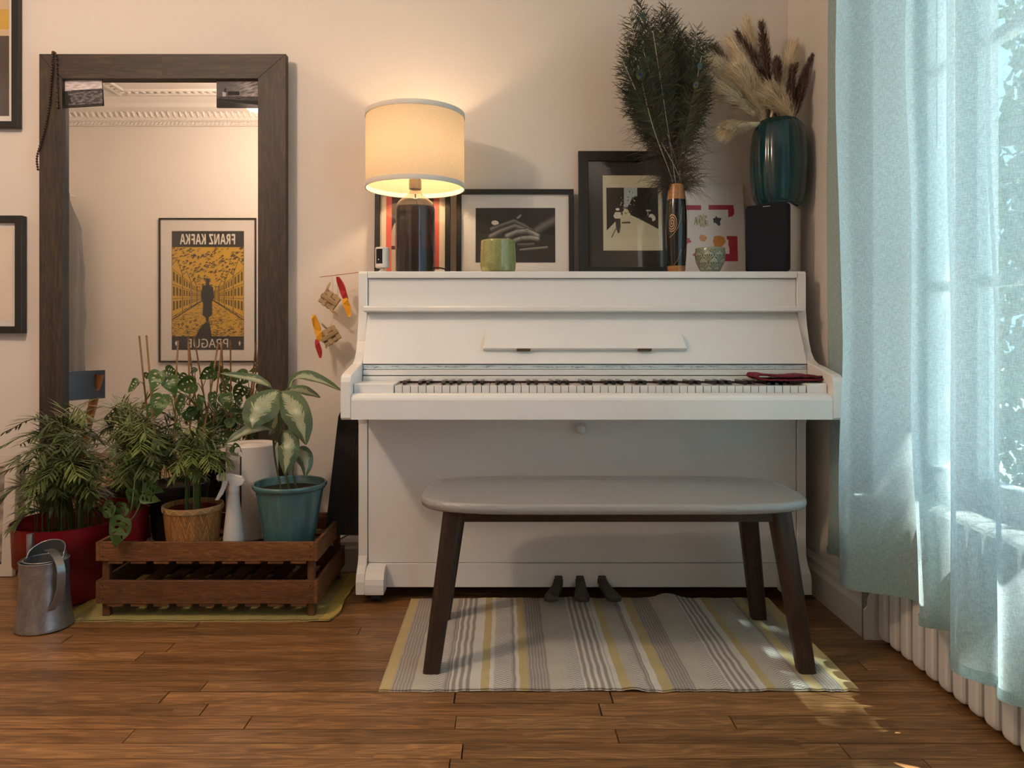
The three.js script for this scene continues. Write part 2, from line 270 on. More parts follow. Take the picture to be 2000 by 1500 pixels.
// ================================================================= PIANO
{
  const paint = phys(lin(0.83, 0.81, 0.78), 0.28, { clearcoat: 0.25, clearcoatRoughness: 0.3 });
  const dark = std(lin(0.02, 0.02, 0.022), 0.5);
  const p = thing('upright_piano', 'white painted upright piano with open keyboard', 'piano', [0, 0, 0]);
  const xl = -0.485, xr = 1.003, T = 0.03, il = xl + T, ir = xr - T, B = -2.70;
  const side = [[B, 0.035], [-2.368, 0.035], [-2.368, 0.075], [-2.376, 0.1], [-2.4, 0.122], [-2.412, 0.15], [-2.415, 0.2], [-2.415, 0.585], [-2.405, 0.612], [-2.385, 0.625], [-2.36, 0.63], [-2.156, 0.63], [-2.15, 0.636], [-2.15, 0.742], [-2.155, 0.756], [-2.17, 0.764], [-2.272, 0.783], [-2.32, 0.79], [-2.35, 0.803], [-2.372, 0.825], [-2.39, 0.86], [-2.405, 0.91], [-2.415, 0.96], [-2.415, 1.085], [-2.42, 1.093], [B, 1.093]];
  obj('side_panel', prismX(side, xl, il, 0.003), paint, p); obj('side_panel', prismX(side, ir, xr, 0.003), paint, p);
  obj('lid', box(il + 0.001, ir - 0.001, 1.070, 1.0925, B, -2.412, 0.003), paint, p);
  obj('upper_panel', box(il + 0.002, ir - 0.002, 0.95, 1.068, -2.45, -2.424), paint, p);
  obj('ledge', prismX([[-2.43, 0.957], [-2.381, 0.957], [-2.377, 0.961], [-2.377, 0.971], [-2.383, 0.976], [-2.43, 0.979]], il - 0.006, ir + 0.006, 0.001), paint, p);
  obj('music_panel', prismX([[-2.44, 0.958], [-2.42, 0.958], [-2.333, 0.789], [-2.353, 0.785]], il + 0.001, ir - 0.001, 0.001), paint, p);
  { // folding music ledge hinged on the sloping panel
    const s = new THREE.Shape([[-0.328, -0.029], [0.328, -0.029], [0.316, 0.029], [-0.319, 0.029]].map((a) => new THREE.Vector2(...a)));
    const g = new THREE.ExtrudeGeometry(s, { depth: 0.012, bevelEnabled: true, bevelSize: 0.0025, bevelThickness: 0.0025, bevelOffset: -0.0025, bevelSegments: 2 });
    const m = obj('music_ledge', g, paint, p); m.rotation.x = -0.475; m.position.set(0.26, 0.857, -2.364);
    const br = std(lin(0.1, 0.07, 0.035), 0.45, { metalness: 0.7 });
    for (const x of [-0.198, 0.192]) obj('hinge', box(x - 0.022, x + 0.022, -0.034, -0.0285, 0.003, 0.014, 0.001), br, m);
  }
  const worn = dataTex(1024, 32, (u, v) => {       // bare strip where the paint is rubbed down to grey and black
    const scr = fbm(u * 14, v * 2, 4), sc2 = fbm(u * 60, v * 6, 3); const t = clamp(0.86 - 0.35 * Math.max(0, scr) * sm(0.2, 0.7, v) - (sc2 > 0.26 && v > 0.25 && v < 0.7 && scr > -0.05 ? 0.6 : 0));
    return [t * 0.95, t, t * 1.02];
  });
  const wg = box(il + 0.002, ir - 0.002, 0.771, 0.785, -2.36, -2.337); obj('fallboard_strip', wg, std(0xffffff, 0.4, { map: worn }), p);
  obj('fallboard_lip', [box(il + 0.002, ir - 0.002, 0.752, 0.7695, -2.36, -2.332, 0.002), box(il + 0.002, ir - 0.002, 0.7325, 0.7495, -2.36, -2.326, 0.003)], paint, p);
  obj('fallboard_core', box(il + 0.002, ir - 0.002, 0.64, 0.786, -2.42, -2.361), dark, p);
  // keyboard
  const kx = -0.331, kw = 0.02386, ivory = phys(lin(0.76, 0.74, 0.70), 0.22, { clearcoat: 0.4 }), ebony = phys(lin(0.012, 0.011, 0.011), 0.25, { clearcoat: 0.3 });
  const keyG = box(-kw / 2 + 0.0009, kw / 2 - 0.0009, -0.024, 0, -0.142, 0, 0.0012);
  for (let i = 0; i < 52; i++) obj('white_key', keyG, ivory, p).position.set(kx + (i + 0.5) * kw, 0.728, -2.19);
  const blackG = prismX([[0, -0.004], [0, 0.006], [-0.008, 0.0125], [-0.094, 0.0125], [-0.094, -0.004]], -0.0058, 0.0058, 0.001);
  for (let i = 0; i < 51; i++) if (![1, 4].includes(i % 7)) obj('black_key', blackG, ebony, p).position.set(kx + (i + 1) * kw, 0.728, -2.237);
  obj('key_felt', box(kx, kx + 52 * kw, 0.727, 0.7298, -2.331, -2.3255), std(lin(0.09, 0.015, 0.015), 0.9), p);
  obj('key_bed', box(il + 0.001, ir - 0.001, 0.63, 0.652, -2.414, -2.17), paint, p);
  obj('key_block', box(il + 0.001, kx - 0.002, 0.653, 0.735, -2.325, -2.187, 0.004), paint, p); obj('key_block', box(kx + 52 * kw + 0.002, ir - 0.001, 0.653, 0.735, -2.325, -2.187, 0.004), paint, p);
  obj('key_slip', prismX([[-2.186, 0.6305], [-2.186, 0.707], [-2.171, 0.7065], [-2.16, 0.702], [-2.154, 0.694], [-2.152, 0.688], [-2.152, 0.6305]], il + 0.001, ir - 0.001), paint, p);
  // below the keyboard
  obj('lower_panel', box(il + 0.0025, ir - 0.0025, 0.1245, 0.6285, -2.445, -2.42), paint, p);
  obj('bottom_rail', box(il + 0.001, ir - 0.001, 0.043, 0.1225, -2.445, -2.4155, 0.002), paint, p);
  obj('inner_case', box(il + 0.002, ir - 0.002, 0.05, 1.06, B, B + 0.02), dark, p);
  const knob = obj('knob', lathe([[0, 0], [0.008, 0], [0.008, 0.008], [0.013, 0.012], [0.0175, 0.02], [0.017, 0.027], [0.011, 0.032], [0, 0.033]], 24).rotateX(Math.PI / 2), paint, p); knob.position.set(0.254, 0.571, -2.42);
  const toe = [[-2.42, 0.036], [-2.362, 0.036], [-2.36, 0.045], [-2.36, 0.068], [-2.364, 0.085], [-2.376, 0.104], [-2.395, 0.116], [-2.42, 0.12]];
  for (const [a, b] of [[il + 0.001, -0.392], [0.908, ir - 0.001]]) {
    obj('toe_block', prismX(toe, a, b, 0.002), paint, p);
    for (const cz of [-2.41, -2.62]) obj('caster', new THREE.CylinderGeometry(0.0165, 0.0165, 0.03, 16).rotateZ(Math.PI / 2).translate((a + b) / 2, 0.0167, cz), dark, p);
  }
  const iron = std(lin(0.10, 0.095, 0.085), 0.42, { metalness: 0.7 });
  [[X(1091, -2.41), -0.028], [X(1133, -2.41), 0], [X(1176, -2.41), 0.03]].forEach(([x, sway]) => {
    const s = new THREE.Shape(); s.moveTo(-0.012, 0); s.lineTo(0.012, 0); s.bezierCurveTo(0.012, 0.04, 0.022 + sway, 0.05, 0.021 + sway, 0.075); s.bezierCurveTo(0.02 + sway, 0.092, -0.02 + sway, 0.092, -0.021 + sway, 0.075); s.bezierCurveTo(-0.022 + sway, 0.05, -0.012, 0.04, -0.012, 0);
    const g = new THREE.ExtrudeGeometry(s, { depth: 0.009, bevelEnabled: true, bevelSize: 0.003, bevelThickness: 0.003, bevelSegments: 2, curveSegments: 8 });
    const q = g.attributes.position; // lies flat and dips to a foot plate
    for (let i = 0; i < q.count; i++) { const l = q.getY(i), h = q.getZ(i); q.setXYZ(i, q.getX(i), 0.062 + h - 0.035 * sm(0, 0.07, l), -2.42 + l); }
    g.computeVertexNormals();
    obj('pedal', [g, box(-0.013, 0.013, 0.058, 0.082, -2.42, -2.408, 0.004)].map((k) => k.translate(x, 0, 0)), iron, p);
  });
}
// ------------------------------------------------------------------ bench
{
  const b = thing('piano_bench', 'long grey bench with rounded seat and dark tapered legs before the piano', 'bench', [0.298, 0, -2.07]);
  const s = new THREE.Shape(), N = 120;
  for (let i = 0; i < N; i++) { const a = i / N * 2 * Math.PI, c = Math.cos(a), q = Math.sin(a), e = 2 / 5.2; const x = 0.531 * Math.sign(c) * Math.abs(c) ** e, y = 0.203 * Math.sign(q) * Math.abs(q) ** (2 / 3.4); i ? s.lineTo(x, y) : s.moveTo(x, y); }
  const g = new THREE.ExtrudeGeometry(s, { depth: 0.006, bevelEnabled: true, bevelSize: 0.012, bevelThickness: 0.0105, bevelOffset: -0.012, bevelSegments: 6 });
  obj('seat', toCreasedNormals(mergeVertices(g.rotateX(-Math.PI / 2).translate(0, 0.4265, 0)), 0.7), phys(lin(0.31, 0.30, 0.285), 0.24, { clearcoat: 0.4, clearcoatRoughness: 0.2 }), b);
  const darkWood = std(0xffffff, 0.42, { map: rep(woodTex(512, 256, [0.13, 0.085, 0.06], [0.26, 0.18, 0.13], 6, 4.2), 1, 2) });
  obj('apron', metric(merge([box(-0.435, 0.435, 0.388, 0.4155, 0.135, 0.155, 0.002), box(-0.435, 0.435, 0.388, 0.4155, -0.155, -0.135, 0.002), box(-0.435, -0.41, 0.388, 0.4155, -0.135, 0.135), box(0.41, 0.435, 0.388, 0.4155, -0.135, 0.135)]), 'x', 1), darkWood, b);
  for (const sx of [-1, 1]) for (const sz of [-1, 1]) {
    const l = new THREE.CylinderGeometry(0.0295, 0.0235, 0.4095, 20, 8); // oval tapered leg, splayed outward
    const q = l.attributes.position;
    for (let i = 0; i < q.count; i++) { const t = 0.5 - q.getY(i) / 0.4095, ang = Math.atan2(q.getZ(i), q.getX(i)), r = Math.hypot(q.getX(i), q.getZ(i)), k = (Math.cos(ang) ** 6 + Math.sin(ang) ** 6) ** (-1 / 6); const w = r > 0.001 ? r * k : 0; q.setXYZ(i, w * Math.cos(ang) * 0.95 + sx * mix(0.432, 0.487, t), q.getY(i) + 0.2112, w * Math.sin(ang) * 0.8 + sz * mix(0.135, 0.178, t)); }
    l.computeVertexNormals(); obj('leg', metric(l, 'y', 1), darkWood, b);
  }
}
// ------------------------------------------------------------------ rugs
function rugMesh(x0, x1, z0, z1, nx, nz, height, edge) {
  const pos = [], uv = [], idx = [], th = 0.0055, row = nx + 1, layer = row * (nz + 1);
  for (let s = 0; s < 2; s++) for (let j = 0; j <= nz; j++) for (let i = 0; i <= nx; i++) {
    const u = i / nx, v = j / nz, [ex, ez] = edge(u, v), x = mix(x0, x1, u) + ex, z = mix(z0, z1, v) + ez;
    pos.push(x, height(u, v) + (s ? 0.0008 : th), z); uv.push(u, 1 - v);
    if (i < nx && j < nz) { const a = s * layer + j * row + i; s ? idx.push(a, a + 1, a + row, a + 1, a + row + 1, a + row) : idx.push(a, a + row, a + 1, a + 1, a + row, a + row + 1); }
  }
  const wall = (a, b) => idx.push(a, b, a + layer, b, b + layer, a + layer);
  for (let i = 0; i < nx; i++) { wall(i + 1, i); wall(nz * row + i, nz * row + i + 1); }
  for (let j = 0; j < nz; j++) { wall(j * row, (j + 1) * row); wall((j + 1) * row + nx, j * row + nx); }
  const g = new THREE.BufferGeometry(); g.setAttribute('position', new THREE.Float32BufferAttribute(pos, 3)); g.setAttribute('uv', new THREE.Float32BufferAttribute(uv, 2)); g.setIndex(idx); g.computeVertexNormals(); return g;
}
{
  const W = 2048, Hh = 1024, col = { Y: [198, 177, 128], T: [160, 149, 140], C: [205, 197, 182], W: [218, 212, 201], G: [156, 148, 142] };
  const stripes = [[742, 'Y'], [764, 'T'], [805, 'C'], [836, 'H'], [867, 'G'], [879, 'R'], [924, 'W'], [940, 'Y'], [957, 'W'], [966, 'H'], [1002, 'G'], [1011, 'W'], [1018, 'Y'], [1036, 'T'], [1078, 'C'], [1117, 'H'], [1145, 'R'], [1206, 'W'], [1216, 'Y'], [1235, 'C'], [1250, 'H'], [1268, 'G'], [1280, 'W'], [1294, 'Y'], [1316, 'T'], [1362, 'C'], [1398, 'H'], [1430, 'R'], [1487, 'W'], [1499, 'Y'], [1517, 'C'], [1540, 'H'], [1578, 'G'], [1588, 'Y'], [1608, 'T'], [1648, 'Y'], [1681, 'Y']].map(([p, k]) => [(p - 742) / 938, k]);
  const bump = new Uint8Array(W * Hh * 4);
  const tex = dataTex(W, Hh, (u, v) => {
    const px = Math.floor(u * W), py = Math.floor(v * Hh), wob = u + 0.0012 * n2(v * 7, u * 5);
    let k = 0; while (k + 2 < stripes.length && wob >= stripes[k + 1][0]) k++;
    const kind = stripes[k][1], t = (wob - stripes[k][0]) / (stripes[k + 1][0] - stripes[k][0]), xx = (wob - stripes[k][0]) * 1.187, yy = v * 0.624;
    let c, hgt;
    const thr = Math.sin(yy * 2 * Math.PI / 0.0032 + n2(u * 90, v * 3) * 0.8);
    hgt = 0.5 + 0.22 * thr;
    if (kind === 'T' || kind === 'G') { const r = Math.sin(xx * 2 * Math.PI / 0.0085); c = r + 0.5 * n2(px * 0.3, py * 0.4) > 0.8 ? col.C : col.T; hgt += 0.25 * r; }
    else if (kind === 'R') { const r = Math.sin(xx * 2 * Math.PI / 0.0175 + 1); c = r + 0.45 * thr > 0.1 ? col.W : col.T; hgt += 0.3 * r; }
    else if (kind === 'H') { const r = Math.sin((yy + Math.abs(((xx / 0.018) % 1) - 0.5) * 0.014) * 2 * Math.PI / 0.0095); c = r > 0.1 ? col.T : col.W; hgt += 0.2 * r; }
    else if (kind === 'C') { c = Math.sin(xx * 2 * Math.PI / 0.0052 + (thr > 0 ? 0 : 3.1)) > 0.55 ? [172, 162, 148] : col.C; }
    else c = col[kind];
    void t;
    const nz = 1 + 0.1 * n2(px * 0.45, py * 0.45) + 0.06 * thr + 0.05 * fbm(u * 8, v * 5, 2);
    const i = (py * W + px) * 4; bump[i] = bump[i + 1] = bump[i + 2] = clamp(hgt) * 255; bump[i + 3] = 255;
    return c.map((q) => q / 255 * nz);
  });
  const bt = new THREE.DataTexture(bump, W, Hh); bt.magFilter = THREE.LinearFilter; bt.needsUpdate = true;
  const hill = (u, v, cu, cv, su, sv, a) => a * Math.exp(-(((u - cu) / su) ** 2) - ((v - cv) / sv) ** 2);
  const ht = (u, v) => hill(u, v, 0.715 + 0.02 * v, 0, 0.035, 0.42, 0.016) + hill(u, v, 0.86, 0.3, 0.03, 0.22, 0.0) + hill(u, v, 0.45, 0, 0.04, 0.15, 0.004) + hill(u, v, 0.53, 1, 0.02, 0.1, 0.004) + 0.0016 * (1 + n2(u * 9, v * 3)) * Math.max(0, 1 - 2.2 * Math.exp(-(((u - 0.28 * 0) / 0.12) ** 2)));
  const legsOff = (u, v) => { const x = mix(-0.31, 0.877, u), z = mix(-2.417, -1.793, v); let k = 1; for (const lx of [-0.187, 0.783]) for (const lz of [-2.247, -1.893]) k = Math.min(k, sm(0.03, 0.085, Math.hypot(x - lx, z - lz))); return k; };
  single('striped_rug', rugMesh(-0.31, 0.877, -2.417, -1.793, 170, 80, (u, v) => Math.max(0, ht(u, v)) * legsOff(u, v), (u, v) => [0.0, (v > 0.99 || v < 0.01 ? 0.0035 : 0) * n2(u * 30, v * 2) + 0.004 * n2(u * 5, v)]), std(0xffffff, 0.95, { map: tex, bumpMap: bt, bumpScale: 0.0012 }), 'flat woven rug striped in cream, taupe and yellow under the bench', 'rug');
  const yt = dataTex(1024, 512, (u, v) => {
    const r = Math.sin(v * 2 * Math.PI * 70 + n2(u * 60, v * 4)) * Math.sin(u * 2 * Math.PI * 120), edge = Math.min(u, 1 - u) < 0.045;
    const b = edge ? [0.80, 0.70, 0.36] : [0.66, 0.60, 0.36], k = 0.92 + 0.16 * r + 0.12 * n2(u * 200, v * 100); return b.map((q) => q * k);
  });
  single('yellow_rug', rugMesh(-1.372, -0.525, -2.66, -2.232, 90, 50, (u, v) => 0.003 * sm(0.7, 1, u) * (1 + n2(u * 6, v * 6)) * sm(0.86, 0.95, u), (u, v) => [0.008 * n2(v * 1.5, 4) * sm(0.9, 1, u) - 0.012 * sm(0.8, 1, v) * sm(0.9, 1, u), 0.004 * n2(u * 6, v) * v]), std(0xffffff, 0.95, { map: yt, bumpMap: yt, bumpScale: 0.002 }), 'small yellow woven rug under the plant crate', 'rug');
}
// ================================================================= LAMPS
{ // ceiling pendant in the middle of the room, above and before the mirror
  const px = -1.5, pz = -1.0, py = 2.3;
  const t = thing('pendant_lamp', 'opal globe pendant lamp hanging in the room', 'lamp', [px, 0, pz]);
  obj('canopy', lathe([[0, 2.6], [0.05, 2.6], [0.045, 2.575], [0.006, 2.57]], 20), std(lin(0.3, 0.22, 0.1), 0.4, { metalness: 1 }), t);
  obj('cord', new THREE.CylinderGeometry(0.003, 0.003, 0.21, 8).translate(0, 2.465, 0), std(lin(0.02, 0.02, 0.02), 0.8), t);
  obj('globe', new THREE.SphereGeometry(0.075, 32, 20).translate(0, py, 0), phys(lin(0.9, 0.85, 0.75), 0.6, { emissive: lin(1, 0.72, 0.45), emissiveIntensity: 3 }), t);
  const l = new THREE.PointLight(lin(1, 0.75, 0.56), 4.6); l.name = 'pendant_glow'; l.position.set(0, py, 0); l.castShadow = true; l.shadow.radius = 3.7; t.add(l);
}
const PT = 1.0928;                                           // top of the piano lid
{ // table lamp: smoked glass bottle and drum shade
  const z = -2.515, cx = X(811, z);
  const t = thing('table_lamp', 'lit table lamp with cream drum shade and smoked glass bottle base', 'lamp', [cx, PT, z]);
  const y = (py) => Y(py, z) - PT, R = 0.1695, yb = y(365), yt = y(228);
  const linen = dataTex(512, 512, (u, v) => { const k = 0.93 + 0.07 * fbm(u * 12, v * 300, 2) + 0.06 * fbm(u * 300, v * 12, 2); return [k, k, k]; });
  const shade = obj('shade', new THREE.CylinderGeometry(R, R, yt - yb, 64, 1, true).translate(0, (yt + yb) / 2, 0), phys(lin(0.66, 0.54, 0.39), 1, { transmission: 0.25, map: rep(linen, 4, 1), specularIntensity: 0.1, ...D2 }), t);
  const trim = std(lin(0.70, 0.65, 0.58), 0.9);
  for (const yy of [yt, yb]) obj('rim', lathe([[R - 0.0015, yy - 0.008], [R + 0.0022, yy - 0.008], [R + 0.0022, yy + 0.008], [R - 0.0015, yy + 0.008], [R - 0.0015, yy - 0.008]], 64), trim, shade);
  const wire = std(lin(0.3, 0.28, 0.25), 0.4, { metalness: 0.8 }), fit = yb + 0.03;
  for (let i = 0; i < 3; i++) { const a = 0.55 + i * 2.094; obj('spider_wire', tube([V(0.02 * Math.cos(a), fit, 0.02 * Math.sin(a)), V(R * 0.98 * Math.cos(a), yb + 0.003, R * 0.98 * Math.sin(a))], 0.0016, 4, 5), wire, shade); }
  // bottle of one tinted glass, clear at the shoulder and dark below
  const tint = canvasTex(8, 512, (c, w, h) => { c.fillStyle = '#ece5dd'; c.fillRect(0, 0, w, h); c.fillStyle = '#857c7b'; c.fillRect(0, h * 0.275, w, h); });
  const hN = y(357), prof = [[0.001, 0.001], [0.062, 0.001], [0.0675, 0.006], [0.068, 0.02], [0.068, hN * 0.6], [0.0675, hN * 0.71], [0.062, hN * 0.77], [0.048, hN * 0.815], [0.033, hN * 0.845], [0.022, hN * 0.88], [0.019, hN * 0.92], [0.019, hN]];
  const gl = new THREE.LatheGeometry(new THREE.SplineCurve(prof.map((a) => new THREE.Vector2(...a))).getPoints(60), 56);
  { const p = gl.attributes.position, u = gl.attributes.uv; for (let i = 0; i < p.count; i++) u.setXY(i, 0.5, clamp(p.getY(i) / hN, 0.003, 0.997)); }
  obj('glass_base', gl, phys(0xffffff, 0.03, { transmission: 0.93, map: tint, ior: 1.5, ...D2 }), t);
  const metal = std(lin(0.28, 0.25, 0.21), 0.35, { metalness: 0.9 });
  obj('neck_cap', lathe([[0, hN + 0.012], [0.0205, hN + 0.012], [0.0215, hN + 0.008], [0.0215, hN - 0.022], [0.019, hN - 0.024]], 28), metal, t);
  obj('socket', new THREE.CylinderGeometry(0.0125, 0.0145, 0.05, 20).translate(0, hN + 0.036, 0), metal, t);
  obj('cord', tube([V(0, hN - 0.04, 0), V(0.004, hN * 0.8, 0.01), V(0.018, hN * 0.68, 0.02), V(0.02, hN * 0.4, 0.02), V(0.015, 0.02, 0.01)], 0.0024, 20, 6), std(lin(0.02, 0.02, 0.02), 0.6), t);
  const by = hN + 0.105;
  obj('bulb', lathe([[0, by - 0.05], [0.012, by - 0.048], [0.014, by - 0.035], [0.024, by - 0.012], [0.026, by + 0.004], [0.019, by + 0.024], [0, by + 0.032]], 24), phys(lin(0.95, 0.9, 0.8), 0.5, { emissive: lin(1, 0.74, 0.42), emissiveIntensity: 9 }), t);
  const l = new THREE.PointLight(lin(1, 0.68, 0.37), 0.36); l.name = 'table_lamp_glow'; l.position.set(0, by, 0); l.castShadow = true; l.shadow.radius = 1.3; t.add(l);
}
// ================================================================= PICTURES
// a framed picture: group at its lower edge, parts frame, mount, print, glass
function framed(name, label, group, [x0, x1], y0, y1, zfoot, lean, bar, depth, frameMat, mount, inner, print, opts = {}) {
  const w = x1 - x0, h = y1 - y0, t = thing(name, label, 'picture', [(x0 + x1) / 2, y0, zfoot], opts.turn ?? 0, group);
  const k = new THREE.Group(); void k;
  t.rotation.order = 'YXZ'; t.rotation.x = -lean;
  const s = new THREE.Shape([[-w / 2, 0], [w / 2, 0], [w / 2, h], [-w / 2, h]].map((a) => new THREE.Vector2(...a))), b = bar;
  s.holes.push(new THREE.Path([[-w / 2 + b, b], [-w / 2 + b, h - b], [w / 2 - b, h - b], [w / 2 - b, b]].map((a) => new THREE.Vector2(...a))));
  obj('frame', new THREE.ExtrudeGeometry(s, { depth: depth - 0.003, bevelEnabled: true, bevelSize: 0.0015, bevelThickness: 0.0015, bevelOffset: -0.0015, bevelSegments: 1 }).translate(0, 0, 0.0015), frameMat, t);
  obj('mount', box(-w / 2 + b * 0.6, w / 2 - b * 0.6, b * 0.6, h - b * 0.6, depth * 0.3, depth * 0.42), mount, t);
  const [a0, a1, c0, c1] = inner;      // print inside the mount, as fractions of the frame
  const pw = (a1 - a0) * w, ph = (c1 - c0) * h;
  obj('print', new THREE.BoxGeometry(pw, ph, 0.0008).translate((a0 + a1 - 1) / 2 * w, (c0 + c1) / 2 * h, depth * 0.42 + 0.0006), std(0xffffff, 0.6, { map: print }), t);
  if (opts.glass !== false) obj('glass', box(-w / 2 + b * 0.8, w / 2 - b * 0.8, b * 0.8, h - b * 0.8, depth * 0.62, depth * 0.62 + 0.0015), paneMat, t);
  return t;
}
const streaks = (c, w, h, n, a, b, f) => { for (let i = 0; i < n; i++) { c.strokeStyle = f(rnd()); c.lineWidth = rr(a, b); const y = rnd() * h, x = rnd() * w; c.beginPath(); c.moveTo(x, y); c.lineTo(x + rr(10, 60), y + rr(-4, 4)); c.stroke(); } };
const poly = (c, pts, fill) => { c.fillStyle = fill; c.beginPath(); pts.forEach(([x, y], i) => (i ? c.lineTo(x, y) : c.moveTo(x, y))); c.closePath(); c.fill(); };
rnd = prng(51);
const handsPrint = canvasTex(768, 512, (c, w, h) => {       // black and white photograph: a pair of old folded hands
  c.fillStyle = '#151413'; c.fillRect(0, 0, w, h);
  for (let i = 0; i < 26; i++) { const g = c.createRadialGradient(0, 0, 0, 0, 0, 1), x = rnd() * w, y = rnd() * h * 0.4, r = rr(12, 40); void g; c.fillStyle = `rgba(120,116,112,${rr(0.02, 0.1)})`; c.beginPath(); c.ellipse(x, y, r, r * 0.6, -0.4, 0, 7); c.fill(); }
  c.fillStyle = '#d8d2c8'; c.beginPath(); c.ellipse(188, 140, 36, 22, 0.1, 0, 7); c.fill(); c.fillStyle = '#8f8a84'; c.beginPath(); c.ellipse(420, 82, 30, 12, -0.7, 0, 7); c.fill();
  const finger = (pts, wd, tone) => { for (let k = 0; k < 7; k++) { c.strokeStyle = `rgb(${tone[0] * (0.35 + k * 0.11)},${tone[1] * (0.35 + k * 0.11)},${tone[2] * (0.35 + k * 0.11)})`; c.lineWidth = wd * (1 - k * 0.13); c.lineCap = c.lineJoin = 'round'; c.beginPath(); c.moveTo(pts[0], pts[1] - k * 1.2); for (let i = 2; i < pts.length; i += 2) c.lineTo(pts[i], pts[i + 1] - k * 1.6); c.stroke(); } };
  finger([770, 110, 640, 180, 560, 235], 105, [105, 100, 96]); finger([150, 200, 240, 170, 370, 125, 470, 170, 560, 230], 48, [125, 119, 113]); finger([140, 268, 250, 215, 380, 170, 480, 205, 570, 260], 52, [140, 134, 127]);
  finger([300, 262, 400, 225, 500, 215, 600, 262], 58, [176, 168, 158]); finger([345, 318, 440, 285, 530, 280, 600, 290], 50, [186, 178, 168]); finger([180, 345, 260, 300, 330, 300], 46, [112, 106, 100]); finger([430, 395, 540, 385, 690, 372], 26, [158, 152, 144]); finger([410, 345, 520, 345, 560, 340], 30, [118, 112, 106]);
  c.strokeStyle = 'rgba(15,13,12,.55)'; c.lineWidth = 3; for (let i = 0; i < 46; i++) { const x = rr(300, 600), y = rr(190, 330); c.beginPath(); c.moveTo(x, y); c.quadraticCurveTo(x + 14, y - 6, x + rr(18, 34), y + rr(-6, 10)); c.stroke(); }
  c.strokeStyle = '#d9d6d2'; c.lineWidth = 9; c.beginPath(); c.moveTo(252, 330); c.quadraticCurveTo(275, 300, 312, 288); c.stroke();
  streaks(c, w, h, 120, 1, 3, (q) => `rgba(120,114,108,${q * 0.14})`);
});
framed('framed_print', 'framed black and white photograph of folded hands with wide white mount', undefined, [X(892, -2.705), X(1120, -2.705)], PT + 0.001, PT + 0.329, -2.695, 0.055, 0.0185, 0.02, blackFrame, matBoard, [0.163, 0.842, 0.168, 0.79], handsPrint);
const streetPrint = canvasTex(512, 640, (c, w, h) => {      // high contrast street photograph on cream paper
  c.fillStyle = '#cfcbb4'; c.fillRect(0, 0, w, h);
  const x = (u) => 30 + u * 445, y = (v) => 105 + v * 425;
  c.fillStyle = '#211f1e'; c.fillRect(x(0), y(0), 445, 425);
  poly(c, [[x(0.34), y(0)], [x(0.6), y(0)], [x(0.6), y(0.17)], [x(0.5), y(0.2)], [x(0.46), y(0.3)], [x(0.4), y(0.4)], [x(0.34), y(0.4)]], '#a9bcc0');
  poly(c, [[x(0.34), y(0.42)], [x(0.4), y(0.42)], [x(0.47), y(0.55)], [x(0.62), y(0.62)], [x(1), y(0.83)], [x(1), y(1)], [x(0), y(1)], [x(0), y(0.86)], [x(0.17), y(0.68)], [x(0.3), y(0.56)]], '#c9c6ae');
  poly(c, [[x(0.08), y(1)], [x(0.17), y(0.82)], [x(0.19), y(0.82)], [x(0.1), y(1)]], '#3a3733');
  for (let i = 0; i < 40; i++) { c.fillStyle = i % 2 ? '#d8d6c8' : '#211f1e'; const u = rr(0.26, 0.56), v = rr(0.05, 0.55); c.fillRect(x(u), y(v), rr(4, 13), rr(4, 12)); }
  poly(c, [[x(0.29), y(0.69)], [x(0.45), y(0.68)], [x(0.46), y(0.715)], [x(0.29), y(0.72)]], '#2a2826');
  c.fillStyle = '#dcdacb'; c.beginPath(); c.ellipse(x(0.215), y(0.435), 17, 11, 0, 0, 7); c.fill();                       // walker: pale cap, pale shirt, dark trousers
  poly(c, [[x(0.17), y(0.49)], [x(0.26), y(0.49)], [x(0.30), y(0.57)], [x(0.26), y(0.63)], [x(0.17), y(0.63)], [x(0.13), y(0.57)]], '#d6d3c4');
  poly(c, [[x(0.17), y(0.62)], [x(0.265), y(0.62)], [x(0.27), y(0.78)], [x(0.245), y(0.91)], [x(0.21), y(0.91)], [x(0.18), y(0.8)]], '#242220');
  c.fillStyle = '#c9c7ba'; c.beginPath(); c.ellipse(x(0.88), y(0.6), 26, 34, -0.7, 0, 7); c.fill(); c.beginPath(); c.ellipse(x(0.81), y(0.46), 22, 7, 0, 0, 7); c.fill(); c.fillRect(x(0.79), y(0.46), 7, 40); c.fillStyle = '#211f1e'; c.beginPath(); c.ellipse(x(0.84), y(0.64), 18, 20, -0.7, 0, 7); c.fill();
});
framed('framed_print', 'tall framed street photograph with black mount and broad black frame', undefined, [X(1130, -2.70), X(1312, -2.70)], PT + 0.001, PT + 0.473, -2.69, 0.075, 0.036, 0.022, blackFrame, std(lin(0.035, 0.034, 0.034), 0.8), [0.262, 0.93, 0.21, 0.81].map((v, i) => (i === 1 ? 0.9 : v)), streetPrint);
